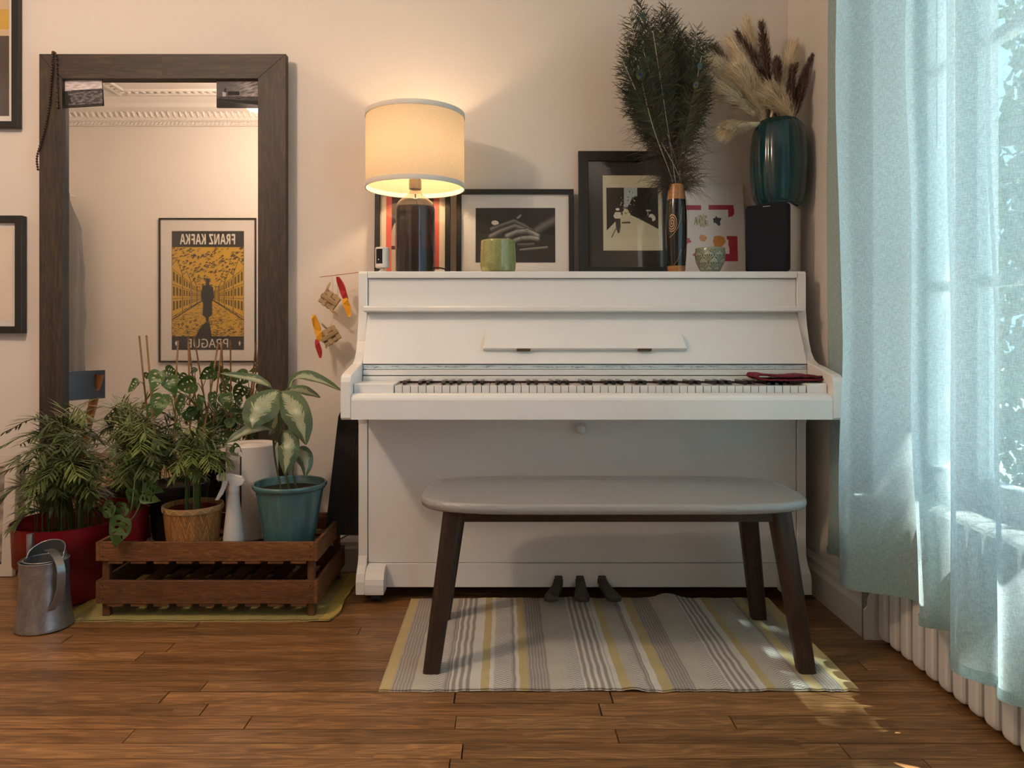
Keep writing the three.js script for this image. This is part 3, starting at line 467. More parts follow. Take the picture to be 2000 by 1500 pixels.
const stripePrint = canvasTex(512, 640, (c, w, h) => {      // abstract poster: cream and coral borders, a red block on dark ground
  c.fillStyle = '#d9c9b2'; c.fillRect(0, 0, w, h); c.fillStyle = '#cf5b4d'; c.fillRect(36, 0, 46, h); c.fillRect(w - 82, 0, 46, h);
  c.fillStyle = '#2c2020'; c.fillRect(82, 0, w - 164, h); c.fillStyle = '#a99a88'; c.beginPath(); c.arc(w / 2, 330, 176, Math.PI, 0); c.lineTo(w / 2 + 176, 420); c.lineTo(w / 2 - 176, 420); c.fill();
  c.fillStyle = '#b3232c'; c.fillRect(110, 330, 300, 110); c.fillStyle = '#b9a58b'; c.fillRect(82, 450, 90, 190); c.fillStyle = '#8a7a68'; c.fillRect(150, 470, 30, 170); streaks(c, w, h, 60, 1, 4, (q) => `rgba(200,60,60,${q * 0.5})`);
});
framed('framed_print', 'framed red and cream striped poster half hidden behind the table lamp', undefined, [X(733, -2.705), X(880, -2.705)], PT + 0.001, PT + 0.328, -2.697, 0.05, 0.0195, 0.018, blackFrame, matBoard, [0.09, 0.91, 0.05, 0.95], stripePrint);
const abstractPrint = canvasTex(512, 768, (c, w, h) => {    // plain generic stand-in: loose red, ochre and dark patches on white paper
  c.fillStyle = '#d5d2d0'; c.fillRect(0, 0, w, h);
  const patch = (x, y, r, col, n = 14, k = 0.35) => { const p = []; for (let i = 0; i < n; i++) { const a = i / n * 6.283, q = r * (1 + rr(-k, k)); p.push([x + q * Math.cos(a), y + q * Math.sin(a)]); } poly(c, p, col); };
  c.fillStyle = '#a32c3e'; c.fillRect(10, 170, 140, 40); c.fillRect(215, 168, 212, 40); c.fillRect(380, 200, 50, 70); c.fillRect(360, 430, 90, 210); c.fillRect(250, 560, 200, 80);
  patch(420, 300, 50, '#d5d2d0'); patch(330, 520, 70, '#d5d2d0'); patch(160, 300, 46, '#b9b69b', 18, 0.5); patch(285, 300, 34, '#3a3836'); patch(300, 475, 52, '#bb7f3f', 8, 0.2); patch(150, 440, 34, '#c9925c', 7, 0.4); patch(120, 590, 46, '#b4566a', 16, 0.5); patch(30, 470, 24, '#b4566a');
  c.strokeStyle = '#5d6a4c'; c.lineWidth = 5; for (let i = 0; i < 16; i++) { const x = rr(90, 200), y = rr(250, 330); c.beginPath(); c.moveTo(x, y); c.lineTo(x + rr(-8, 10), y + rr(10, 40)); c.stroke(); }
});
{
  const z = -2.70, t = thing('art_card', 'unframed white art card with red and ochre paint patches behind the tealight bowl', 'print', [X(1395, z), PT + 0.001, -2.685]); t.rotation.x = -0.10;
  const w = 120 * 2.7 / F, h = 0.352;
  obj('card', box(-w / 2, w / 2, 0, h, -0.002, 0.0006), std(lin(0.62, 0.60, 0.60), 0.55), t);
  obj('print', new THREE.BoxGeometry(w * 0.985, h * 0.985, 0.0006).translate(0, h / 2, 0.0011), std(0xffffff, 0.35, { map: abstractPrint }), t);
}
// frames hung on the wall beside the mirror, running out of the picture
const darkPrint = canvasTex(512, 512, (c, w, h) => { c.fillStyle = '#cdb391'; c.fillRect(0, 0, w, h); c.fillStyle = '#c9a43e'; c.fillRect(0, h * 0.36, w, h * 0.12); c.fillStyle = '#3b302b'; c.fillRect(0, h * 0.52, w, h * 0.48); });
framed('wall_picture', 'black framed poster hanging highest beside the mirror, cut by the picture edge', undefined, [-2.36, X(37, -2.71)], Y(250, -2.71), Y(250, -2.71) + 0.72, -2.728, 0, 0.024, 0.026, blackFrame, matBoard, [0.09, 0.925, 0.065, 0.93], darkPrint);
const palePrint = canvasTex(64, 64, (c, w, h) => { c.fillStyle = '#dccdbd'; c.fillRect(0, 0, w, h); });
framed('wall_picture', 'black framed white picture hanging lower beside the mirror', undefined, [-2.2, X(43, -2.70)], Y(651, -2.70), Y(421, -2.70), -2.728, 0, 0.026, 0.032, blackFrame, matBoard, [0.1, 0.9, 0.1, 0.9], palePrint);
// canvas leaning on the wall behind the palm
rnd = prng(61);
{
  const pt = dataTex(512, 384, (u, v) => { const a = fbm(u * 5 + 3, v * 4, 5), m = sm(0.02, 0.2, 0.16 - v + 0.25 * fbm(u * 9, v * 9, 3)), k = 0.62 + 0.28 * a; return [mix(k, 0.12, m), mix(k * 0.94, 0.11, m), mix(k * 0.88, 0.1, m)]; });
  framed('landscape_canvas', 'unlit beige landscape canvas in a white frame on the floor behind the palm', undefined, [-2.5, -1.79], 0.001, 0.44, -2.665, 0.06, 0.042, 0.022, std(lin(0.62, 0.58, 0.53), 0.6), matBoard, [0.06, 0.94, 0.09, 0.91], pt, { glass: false });
  scene.children.at(-1).userData.label = 'beige landscape canvas in a white frame standing on the floor behind the palm';
}
// poster on the opposite wall: lettering and a street in yellow and black
const posterPrint = canvasTex(700, 1150, (c, w, h) => {
  rnd = prng(71);
  const Yl = '#c39a2e', K = '#211d1b';
  c.fillStyle = K; c.fillRect(0, 0, w, h); c.fillStyle = Yl; c.fillRect(4, 156, w - 8, 862);
  c.strokeStyle = K; c.lineCap = 'round';
  const vx = w * 0.5, vy = 640;
  for (let i = 0; i < 330; i++) { const x = rnd() * w, y = 160 + rnd() * 420; c.lineWidth = rr(4, 10); c.beginPath(); c.moveTo(x, y); c.quadraticCurveTo(x + 12, y - 12, x + rr(12, 24), y + rr(2, 14)); c.stroke(); }
  for (const sd of [-1, 1]) {                              // two rows of houses running to the vanishing point
    let prev = 1; const edge = (k, y) => [vx + sd * k * w * 0.5, vy + (y - vy) * k];
    for (const k of [0.7, 0.46, 0.3, 0.18]) {
      poly(c, [edge(prev, 860), edge(prev, 330), edge((prev + k) / 2, 210), edge(k, 330), edge(k, 860)], Yl);
      c.lineWidth = 5; c.beginPath(); [edge(prev, 860), edge(prev, 330), edge((prev + k) / 2, 210), edge(k, 330), edge(k, 860)].forEach(([x, y], i) => (i ? c.lineTo(x, y) : c.moveTo(x, y))); c.stroke();
      for (let r = 0; r < 3; r++) for (let q = 0; q < 3; q++) { const a = mix(prev, k, 0.12 + q * 0.3), b = mix(prev, k, 0.28 + q * 0.3), y0 = 380 + r * 150; poly(c, [edge(a, y0), edge(b, y0), edge(b, y0 + 95), edge(a, y0 + 95)], K); c.strokeStyle = Yl; c.lineWidth = 2; c.beginPath(); const e0 = edge((a + b) / 2, y0), e1 = edge((a + b) / 2, y0 + 95); c.moveTo(...e0); c.lineTo(...e1); c.stroke(); c.strokeStyle = K; }
      c.lineWidth = 4; for (const yy of [360, 510, 655]) { c.beginPath(); c.moveTo(...edge(prev, yy)); c.lineTo(...edge(k, yy)); c.stroke(); }
      prev = k;
    }
    c.lineWidth = 9; c.beginPath(); c.moveTo(...edge(1, 860)); c.lineTo(...edge(0.15, 860)); c.stroke(); c.lineWidth = 5; c.beginPath(); c.moveTo(...edge(1, 835)); c.lineTo(...edge(0.15, 835)); c.stroke();
  }
  for (let i = 0; i < 620; i++) { const y = 690 + Math.pow(rnd(), 0.7) * 325, k = (y - vy) / 220, x = vx + rr(-1, 1) * w * 0.5 * Math.min(1, k + 0.1); c.lineWidth = rr(2, 5) * Math.min(1.4, 0.4 + k * 0.5); c.beginPath(); c.moveTo(x, y); c.lineTo(x + rr(8, 26), y + rr(-2, 5)); c.stroke(); }
  c.fillStyle = K;                                         // dark standing figure in hat and long coat, shadow before it
  c.beginPath(); c.ellipse(352, 482, 30, 8, 0, 0, 7); c.fill(); c.fillRect(334, 458, 36, 26); c.beginPath(); c.ellipse(352, 500, 17, 24, 0, 0, 7); c.fill();
  poly(c, [[340, 515], [364, 515], [405, 545], [416, 620], [405, 680], [396, 700], [402, 815], [372, 835], [368, 880], [345, 880], [340, 835], [308, 812], [310, 690], [288, 640], [300, 545]], K);
  poly(c, [[335, 880], [372, 885], [420, 930], [470, 1020], [310, 1020]], K);
  c.fillStyle = '#ded7c9'; c.textAlign = 'center'; c.textBaseline = 'middle'; c.save(); c.translate(w / 2, 80); c.scale(0.80, 1.35); c.font = 'bold 104px sans-serif'; c.fillText('FRANZ KAFKA', 0, 0); c.restore();
  c.save(); c.translate(w / 2, 1086); c.scale(1, 1.05); c.font = '112px sans-serif'; c.fillText('PRAGUE', 0, 0); c.restore();
  for (const x of [42, w - 42]) poly(c, [[x, 1060], [x + 11, 1086], [x, 1112], [x - 11, 1086]], '#ded7c9');
});
{
  const z = 0.05, x0 = -2.575, x1 = -1.85, y0 = 0.68, y1 = 1.755;
  const t = framed('wall_poster', 'yellow and black city street poster in a thin black frame, seen in the mirror', undefined, [-x1, -x0], y0, y1, 0, 0, 0.011, 0.018, blackFrame, std(lin(0.66, 0.61, 0.56), 0.8), [0.127, 0.87, 0.085, 0.91], posterPrint, { turn: Math.PI });
  t.position.set((x0 + x1) / 2, y0, z - 0.001);
}
// ================================================================= MIRROR
{
  const zf = -2.668, x0 = X(76, zf), x1 = X(558, zf), yt = Y(105, zf), i0 = X(127, zf - 0.02), i1 = X(507, zf - 0.02), it = Y(157, zf - 0.02);
  const t = thing('floor_mirror', 'tall mirror in a wide dark brown wooden frame standing against the wall', 'mirror', [(x0 + x1) / 2, 0, ZW]);
  const ft = woodTex(1024, 256, [0.12, 0.095, 0.075], [0.30, 0.24, 0.185], 4, 12.4), fm = std(0xffffff, 0.55, { map: rep(ft, 0.5, 2), bumpMap: rep(ft, 0.5, 2), bumpScale: 0.0008 });
  const c = (x0 + x1) / 2, d0 = 0.028, d1 = zf - ZW, X0 = x0 - c, X1 = x1 - c, I0 = i0 - c, I1 = i1 - c, ib = 0.1;
  const rail = (pts, along) => metric(new THREE.ExtrudeGeometry(new THREE.Shape(pts.map((a) => new THREE.Vector2(...a))), { depth: d1 - d0 - 0.004, bevelEnabled: true, bevelSize: 0.0012, bevelThickness: 0.0012, bevelOffset: -0.0012, bevelSegments: 1 }).translate(0, 0, d0 + 0.002), along);
  obj('frame_rail', rail([[X0, yt], [X1, yt], [I1, it], [I0, it]].reverse(), 'x'), fm, t);
  obj('frame_rail', rail([[X0, 0.001], [X1, 0.001], [I1, ib], [I0, ib]], 'x'), fm, t);
  obj('frame_rail', rail([[X0, 0.001], [I0, ib], [I0, it], [X0, yt]], 'y'), fm, t);
  obj('frame_rail', rail([[X1, 0.001], [X1, yt], [I1, it], [I1, ib]], 'y'), fm, t);
  obj('backing', box(X0 + 0.03, X1 - 0.03, 0.01, yt - 0.03, 0.003, 0.034), std(lin(0.1, 0.07, 0.05), 0.8), t);
  obj('mirror_glass', box(I0 - 0.004, I1 + 0.004, ib - 0.004, it + 0.004, 0.0345, 0.0385), std(lin(0.90, 0.89, 0.87), 0.012, { metalness: 1 }), t);
  // two postcards tucked into the corners
  rnd = prng(81);
  const card1 = dataTex(256, 192, (u, v) => { const hz = 0.62; let k = v > hz ? 0.8 + 0.2 * fbm(u * 3, v * 12, 4) : 0.34 + 0.3 * fbm(u * 5, v * 8 + 3, 4); if (v < hz && u < 0.16 + 0.1 * n2(v * 4, 2)) k *= 0.35; if (Math.abs(v - hz + 0.02) < 0.035 && u > 0.2) k *= 0.6; if (v < 0.08) k *= 0.4; return [k, k * 0.94, k * 0.95]; });
  const card2 = dataTex(256, 192, (u, v) => { let k = v > 0.42 ? 0.36 + 0.38 * sm(0.1, 0.9, u) * (0.5 + fbm(u * 3 + 8, v * 9 - u * 4, 4)) : 0.25 + 0.15 * fbm(u * 4, v * 16, 3); if (v < 0.34 - 0.1 * u && v > 0.26 - 0.15 * u) k = 0.08; if (v < 0.24 - 0.15 * u) k = mix(0.12, 0.52, sm(0.3, 0.9, u)); if (u > 0.26 && u < 0.54 && v > 0.47 && v < 0.62) k = 0.06; if (u > 0.14 && u < 0.22 && v > 0.42 && v < 0.6) k = 0.7; if (u > 0.18 && u < 0.23 && v > 0.58 && v < 0.74) k = 0.15; return [k, k * 0.94, k * 0.95]; });
  const zc = ZW + 0.042;
  const pc = (label, tex, ax, ay, bx, by, roll) => { const m = single('postcard', new THREE.BoxGeometry(X(bx, zc) - X(ax, zc), Y(ay, zc) - Y(by, zc), 0.0009), std(0xffffff, 0.7, { map: tex }), label, 'postcard', 'postcards on the mirror'); m.position.set((X(ax, zc) + X(bx, zc)) / 2, (Y(ay, zc) + Y(by, zc)) / 2, zc); m.rotation.z = roll; };
  pc('grey seashore postcard on the mirror beside the hanging beads', card1, 124, 156, 200, 208, 0.06); pc('dark postcard of a lone building under clouds on the mirror', card2, 423, 159, 506, 210, 0);
  // string of wooden beads over the corner of the frame
  const bt = thing('bead_string', 'string of small dark wooden beads hanging over the mirror corner', 'beads', [0, 0, 0]);
  const bm = std(lin(0.045, 0.02, 0.012), 0.4), bead = new THREE.SphereGeometry(0.0046, 8, 6);
  const strand = (name, pts, n) => { const c = new THREE.CatmullRomCurve3(pts), l = []; for (let i = 0; i < n; i++) { const p = c.getPointAt(i / (n - 1)); l.push(bead.clone().translate(p.x, p.y, p.z)); } l.push(new THREE.TubeGeometry(c, 40, 0.0012, 5)); obj(name, l, bm, bt).userData.kind = 'stuff'; };
  const zb = zf + 0.0065; 
  strand('long_strand', [at(104, 102, zf - 0.03), at(103, 105, zb), at(100, 160, zb), at(92, 230, zb), at(78, 285, zb), at(72, 310, zf - 0.004), at(74, 331, zf - 0.02)], 50);
  strand('short_strand', [at(105, 102, zf - 0.03), at(109, 108, zb), at(111, 150, zb), at(112, 198, zb)], 14);
  obj('tassel', cyl(0.006, 0.002, 0.02, at(112, 205, zb).x, at(112, 205, zb).y - 0.01, zb, 8), bm, bt);
}
// ------------------------------------------------------------------ seen only in the mirror: coat and chair
{
  const t = thing('hanging_coat', 'long grey coat hanging on the side wall, seen at the mirror edge', 'coat', [-3.2, 0, -0.05], -Math.PI / 2);
  const N = 40, M = 30, pos = [], idx = [];
  for (let j = 0; j <= M; j++) for (let i = 0; i <= N; i++) { const v = j / M, a = i / N * 2 * Math.PI, y = mix(1.92, 0.62, v), fold = 1 + 0.16 * Math.sin(a * 5 + v * 2) * sm(0.05, 0.5, v) + 0.08 * n2(a, v * 4); const w = mix(0.05, 0.22, sm(0, 0.25, v)), d = mix(0.02, 0.065, sm(0, 0.4, v)); pos.push(-0.03 + 0.6 * d * Math.cos(a) * fold, y, w * Math.sin(a) * fold * 0.56); if (i < N && j < M) { const q = j * (N + 1) + i; idx.push(q, q + N + 1, q + 1, q + 1, q + N + 1, q + N + 2); } }
  const g = new THREE.BufferGeometry(); g.setAttribute('position', new THREE.Float32BufferAttribute(pos, 3)); g.setIndex(idx); g.computeVertexNormals();
  obj('cloth', g, std(lin(0.20, 0.185, 0.17), 0.95, D2), t);
  obj('hook', tube([V(0.098, 1.92, 0), V(0.05, 1.915, 0), V(-0.03, 1.91, 0)], 0.004, 12, 6), trimMat, t);
}
{
  const t = thing('school_chair', 'wooden chair with curved blue grey backrest, seen in the mirror', 'chair', [-2.345, 0, -1.75], -1.3); t.scale.set(1, 0.972, 1);
  const wood = std(0xffffff, 0.5, { map: rep(crateTex, 1, 2), color: lin(2.6, 2.3, 1.9) });
  const back = new THREE.CylinderGeometry(0.42, 0.42, 0.15, 24, 1, true, -0.52, 1.04).translate(0, 0.645, -0.42 - 0.17);
  obj('backrest', back, std(lin(0.055, 0.065, 0.085), 0.45, D2), t);
  obj('seat', new RoundedBoxGeometry(0.4, 0.016, 0.36, 2, 0.007).translate(0, 0.43, 0.02), std(lin(0.055, 0.065, 0.085), 0.45), t);
  for (const s of [-1, 1]) {
    obj('rear_leg', metric(tube([V(s * 0.185, 0.0, -0.02), V(s * 0.185, 0.43, -0.14), V(s * 0.185, 0.70, -0.215)], 0.021, 14, 8), 'y'), wood, t);
    obj('front_leg', metric(tube([V(s * 0.19, 0.0, 0.2), V(s * 0.185, 0.42, 0.12)], 0.017, 8, 8), 'y'), wood, t);
    obj('seat_rail', metric(box(s * 0.185 - 0.012, s * 0.185 + 0.012, 0.395, 0.421, -0.13, 0.14, 0.004), 'z'), wood, t);
  }
}
// ================================================================= ON THE PIANO
{ // small white indoor camera
  const z = -2.50, t = thing('security_camera', 'small white indoor camera with black front, at the end of the piano top', 'camera', [X(747, z), PT, z], 0.1);
  const white = phys(lin(0.70, 0.67, 0.63), 0.35);
  obj('base', lathe([[0, 0], [0.021, 0], [0.021, 0.004], [0.012, 0.009], [0.007, 0.014], [0.007, 0.02], [0, 0.02]], 28), white, t);
  obj('body', lathe([[0, 0.019], [0.022, 0.019], [0.0245, 0.022], [0.0245, 0.086], [0.022, 0.089], [0, 0.089]], 36), white, t);
  const f = new THREE.CylinderGeometry(0.0249, 0.0249, 0.05, 16, 1, true, -0.95, 1.0).translate(0, 0.057, 0); obj('front_glass', f, phys(lin(0.006, 0.006, 0.01), 0.12, { ...D2 }), t);
  obj('status_light', new THREE.SphereGeometry(0.0014, 8, 6).translate(-0.0115, 0.046, 0.0222), phys(lin(0.8, 0.8, 0.8), 0.4, { emissive: lin(0.8, 0.9, 1), emissiveIntensity: 1.2 }), t);
}
{ // white plug adapter and its cable
  const z = -2.50, t = thing('plug_adapter', 'small white plug adapter with black cable by the lamp base', 'adapter', [X(858, z), PT, z], 0.15);
  obj('body', new RoundedBoxGeometry(0.034, 0.012, 0.03, 2, 0.004).translate(0, 0.0062, 0), std(lin(0.62, 0.58, 0.52), 0.5), t);
  obj('cable', tube([V(-0.026, 0.003, -0.03), V(-0.02, 0.018, -0.01), V(0.0, 0.0195, 0), V(0.02, 0.014, 0.004), V(0.035, 0.004, 0.0), V(0.045, 0.003, -0.03)], 0.0024, 30, 6), std(lin(0.015, 0.015, 0.015), 0.5), t);
}
{ // green glazed candle pot
  const z = -2.47, r = 35 * 2.47 / F, t = thing('candle_pot', 'mottled green glazed candle pot before the hands photograph', 'pot', [X(973, z), PT, z]);
  const gt = dataTex(512, 256, (u, v) => { const a = 0.5 * fbm(u * 14, v * 8, 4), b = fbm(u * 90, v * 40, 2), rim = sm(0.9, 0.97, v + 0.03 * a); const g = [0.56 + 0.12 * a + 0.1 * b, 0.57 + 0.1 * a + 0.1 * b, 0.37 + 0.1 * a + 0.05 * b]; return [mix(g[0], 0.62, rim), mix(g[1], 0.55, rim), mix(g[2], 0.34, rim)]; });
  const h = Y(470, z) - PT;
  const prof = [[0, 0.001], [r * 0.88, 0.001], [r * 0.93, 0.005], [r * 0.99, 0.018], [r, 0.03], [r * 0.985, h * 0.6], [r * 0.965, h * 0.9], [r * 0.96, h - 0.003], [r * 0.93, h], [r * 0.89, h - 0.004], [r * 0.88, h - 0.02], [r * 0.87, 0.02], [0, 0.018]];
  obj('body', lathe(prof, 56), phys(0xffffff, 0.16, { map: gt, clearcoat: 0.5, clearcoatRoughness: 0.08 }), t);
  obj('wax', new THREE.CylinderGeometry(r * 0.86, r * 0.86, 0.01, 36).translate(0, h - 0.02, 0), std(lin(0.6, 0.55, 0.4), 0.5), t);
  obj('wick', new THREE.CylinderGeometry(0.001, 0.001, 0.014, 6).translate(0.01, h - 0.008, 0), std(lin(0.05, 0.04, 0.03), 0.9), t);
}
{ // pierced looking tealight bowl
  const z = -2.47, r = 29 * 2.47 / F, h = Y(486, z) - PT, t = thing('tealight_bowl', 'small celadon tealight bowl with embossed fan pattern', 'bowl', [X(1387, z), PT, z]);
  const cell = (u, v) => { let best = 0; const k = 8, rows = 2.2; for (const sft of [0, 0.5]) { const uu = ((u * k + sft) % 1) - 0.5, q = v * rows + sft * 1, vv = q - Math.floor(q), d = Math.hypot(uu * 1.3, vv); const ring = Math.abs(((d * 3) % 1) - 0.5) * 2, spoke = Math.abs(Math.sin(Math.atan2(uu, vv) * 9)); if (d < 0.95) best = Math.max(best, d > 0.62 ? ring : spoke > 0.75 ? 0.2 : 1); } return best; };
  const bt = dataTex(1024, 256, (u, v) => { const e = v > 0.9 || v < 0.1 ? 1 : cell(u, v); return [e, e, e]; }, false);
  const ct = dataTex(1024, 256, (u, v) => { const e = v > 0.9 || v < 0.1 ? 0.8 : cell(u, v), k = mix(0.16, 0.66, e); return [k * 0.96, k, k * 0.86]; });
  const prof = [[r * 0.6, 0.001], [r * 0.63, 0.004], [r * 0.76, h * 0.2], [r * 0.94, h * 0.45], [r, h * 0.68], [r * 0.985, h * 0.87], [r * 0.95, h]];
  obj('body', new THREE.LatheGeometry(new THREE.SplineCurve(prof.map((a) => new THREE.Vector2(...a))).getPoints(40), 64), phys(0xffffff, 0.22, { map: ct, bumpMap: bt, bumpScale: 0.0016, clearcoat: 0.5, ...D2 }), t);
  obj('lip', new THREE.TorusGeometry(r * 0.945, 0.0016, 8, 56).rotateX(Math.PI / 2).translate(0, h, 0), phys(lin(0.34, 0.34, 0.24), 0.25), t);
  obj('floor', new THREE.CylinderGeometry(r * 0.6, r * 0.6, 0.004, 36).translate(0, 0.003, 0), std(lin(0.3, 0.3, 0.24), 0.5), t);
}
{ // tall black and tan wooden vase
  const z = -2.475, s = -z / F, t = thing('slim_vase', 'slim black lacquered vase with tan ends and carved spiral, holding peacock feathers', 'vase', [X(1321, z), PT, z]);
  const h = Y(361, z) - PT, rr_ = [[16, 0], [17.2, 0.05], [18.5, 0.14], [20.3, 0.35], [20.8, 0.5], [20, 0.68], [18.2, 0.82], [15.6, 0.95], [14.2, 1]].map(([p, v]) => [p * s, v * h]);
  const curve = new THREE.SplineCurve(rr_.map((a) => new THREE.Vector2(...a)));
  const part = (name, a, b, m) => { const pts = []; for (let i = 0; i <= 24; i++) pts.push(curve.getPoint(mix(a, b, i / 24))); obj(name, new THREE.LatheGeometry(pts, 44), m, t); };
  const tan = std(0xffffff, 0.3, { map: rep(woodTex(256, 256, [0.50, 0.31, 0.16], [0.74, 0.52, 0.31], 5, 2.2), 1, 1), ...D2 });
  const sp = canvasTex(1024, 512, (c, w, hh) => {          // carved lines inlaid in the lacquer
    c.fillStyle = '#0c0a0a'; c.fillRect(0, 0, w, hh); c.strokeStyle = '#b58a66'; c.lineWidth = 9; c.lineCap = 'round';
    for (const ox of [0.02, 0.52]) { const cx = ox * w + 20 + (ox > 0.5 ? 0 : 0), cy = 190; c.beginPath(); for (let a = 0; a < 22; a += 0.15) { const q = 4 + a * 2.9; c.lineTo(cx + q * Math.cos(a) * 1.25, cy + q * Math.sin(a)); } c.stroke(); c.lineWidth = 5; c.beginPath(); c.moveTo(cx + 170, 60); c.bezierCurveTo(cx + 150, 180, cx + 90, 240, cx, 290); c.bezierCurveTo(cx - 60, 310, cx - 100, 330, cx - 130, 400); c.stroke(); c.beginPath(); c.moveTo(cx - 110, 120); c.quadraticCurveTo(cx - 60, 70, cx - 20, 20); c.stroke(); c.beginPath(); c.moveTo(cx + 20, 505); c.quadraticCurveTo(cx + 110, 430, cx + 150, 380); c.stroke(); c.lineWidth = 9; }
  });
  { const x = sp.clone(); void x; }
  part('lower_band', 0, 0.17, tan); part('lacquer_body', 0.17, 0.755, phys(0xffffff, 0.16, { map: sp, clearcoat: 0.6, clearcoatRoughness: 0.05 })); part('upper_band', 0.755, 1, tan);
  t.children[1].rotation.y = -0.9;
  obj('foot', new THREE.CylinderGeometry(16 * s, 16 * s, 0.003, 30).translate(0, 0.0016, 0), tan, t);
}
{ // loudspeaker and the big vase on it
  const z = -2.535, t = thing('bookshelf_speaker', 'white loudspeaker with black fabric front at the piano end', 'speaker', [0.938, PT, z], -0.62);
  const white = phys(lin(0.60, 0.57, 0.54), 0.4), w = 0.148, h = 0.236, d = 0.15;
  obj('cabinet', new RoundedBoxGeometry(w, h, d, 3, 0.012).translate(0, h / 2, -0.004), white, t);
  obj('grille', new RoundedBoxGeometry(w, h - 0.003, 0.03, 3, 0.0135).translate(0, h / 2, d / 2 - 0.006), std(lin(0.004, 0.006, 0.014), 0.9), t);
  obj('badge', box(-0.012, 0.012, h - 0.012, h - 0.0095, d / 2 + 0.0085, d / 2 + 0.0098), std(lin(0.3, 0.3, 0.3), 0.4), t);
  const zv = -2.53, r = 54 * 2.53 / F, y0 = PT + h + 0.0008, hv = Y(236, zv) - y0, cx = X(1521, zv);
  const v = thing('teal_vase', 'large glossy teal ribbed vase standing on the loudspeaker, holding pampas grass', 'vase', [cx, y0, zv]);
  const gt = dataTex(512, 256, (u, vv) => { const a = fbm(u * 30, vv * 4, 4), b = fbm(u * 8, vv * 3, 3); const k = 0.9 + 0.2 * a + 0.15 * b; return [0.03 * k, 0.21 * k + 0.02, 0.235 * k + 0.02]; });
  const prof = [[0.0001, 0], [r * 0.70, 0], [r * 0.80, 0.008], [r * 0.9, 0.03], [r * 0.97, 0.08], [r, hv * 0.45], [r * 0.985, hv * 0.68], [r * 0.93, hv * 0.83], [r * 0.84, hv * 0.92], [r * 0.72, hv * 0.97], [r * 0.63, hv], [r * 0.58, hv - 0.004], [r * 0.6, hv - 0.03], [r * 0.7, hv - 0.05]];
  const g = new THREE.LatheGeometry(new THREE.SplineCurve(prof.map((a) => new THREE.Vector2(...a))).getPoints(70), 120);
  const p = g.attributes.position; for (let i = 0; i < p.count; i++) { const a = Math.atan2(p.getZ(i), p.getX(i)), k = 1 - 0.022 * Math.pow(Math.abs(Math.sin(a * 5)), 0.5) * 0 - 0.02 * Math.max(0, Math.cos(a * 11)) ** 4; p.setX(i, p.getX(i) * k); p.setZ(i, p.getZ(i) * k); }
  g.computeVertexNormals();
  obj('body', g, phys(0xffffff, 0.12, { map: gt, bumpMap: gt, bumpScale: 0.0005, clearcoat: 0.2, clearcoatRoughness: 0.08, ...D2 }), v);

  // ---- pampas grass: every plume a thing of its own
  rnd = prng(91);
  const mouth = (k) => V(cx + 0.04 * Math.cos(k), y0 + hv - 0.02, zv + 0.035 * Math.sin(k));
  function plume(name, label, cat, tip, bend, share, width, cols, hairs, group, wet = 1) {
    const k = rr(0, 6.28), b = mouth(k), mid = b.clone().lerp(tip, 0.5).add(bend);
    const inner = V(cx - 0.02 * Math.cos(k), y0 + 0.05, zv - 0.02 * Math.sin(k));
    const c = new THREE.CatmullRomCurve3([inner, b, mid, tip]);
    const t = thing(name, label, cat, [0, 0, 0], 0, group);
    obj('stem', new THREE.TubeGeometry(c, 24, 0.0015, 5), std(lin(0.30, 0.22, 0.12), 0.8), t);
    const pos = [], col = [], nor = [];
    for (let i = 0; i < hairs; i++) {
      const u = 1 - share * Math.pow(rnd(), 0.85), p = c.getPoint(u), tg = c.getTangent(u), s = (1 - u) / share;
      const env = width * (Math.sin(Math.PI * Math.pow(clamp(s * 0.93 + 0.04), 0.75)) * 0.85 + 0.22), a = rr(0, 6.283);
      const n1 = V(0.3, 0.1, 1).cross(tg).normalize(), n2_ = tg.clone().cross(n1), rad = n1.clone().multiplyScalar(Math.cos(a)).add(n2_.multiplyScalar(Math.sin(a)));
      const L = env * rr(0.75, 1.25), q = p.clone().addScaledVector(rad, L * 0.62).addScaledVector(tg, L * rr(0.5, 1.1)), e = p.clone().addScaledVector(rad, L * rr(0.75, 1.05)).addScaledVector(tg, L * rr(1.0, 1.9)); e.y -= L * 0.15 * wet;
      const sdv = rad.clone().cross(tg).multiplyScalar(0.0011), cc = cols[Math.floor(rnd() * cols.length)], j = rr(0.8, 1.15);
      for (const [A, B, C] of [[p.clone().sub(sdv), p.clone().add(sdv), q.clone().add(sdv)], [p.clone().sub(sdv), q.clone().add(sdv), q.clone().sub(sdv)], [q.clone().sub(sdv), q.clone().add(sdv), e]]) for (const P of [A, B, C]) { pos.push(P.x, P.y, P.z); col.push(cc[0] * j, cc[1] * j, cc[2] * j); }
    }
    const g = new THREE.BufferGeometry(); g.setAttribute('position', new THREE.Float32BufferAttribute(pos, 3)); g.setAttribute('color', new THREE.Float32BufferAttribute(col, 3)); g.computeVertexNormals(); void nor;
    obj('plume', g, plumeMat, t).userData.kind = 'stuff';
    const core = new THREE.TubeGeometry(c, 40, 1, 8), cp = core.attributes.position, ctr = V();   // dense heart of the plume
    for (let i = 0; i <= 40; i++) { const u = i / 40; c.getPointAt(u, ctr); const s = clamp((1 - u) / share, 0, 1.2), rad = u > 1 - share ? width * 0.34 * Math.sin(Math.PI * Math.pow(clamp(s * 0.95 + 0.03), 0.75)) + 0.0008 : 0.0008; for (let j = 0; j <= 8; j++) { const k2 = i * 9 + j; cp.setXYZ(k2, ctr.x + (cp.getX(k2) - ctr.x) * rad, ctr.y + (cp.getY(k2) - ctr.y) * rad, ctr.z + (cp.getZ(k2) - ctr.z) * rad); } }
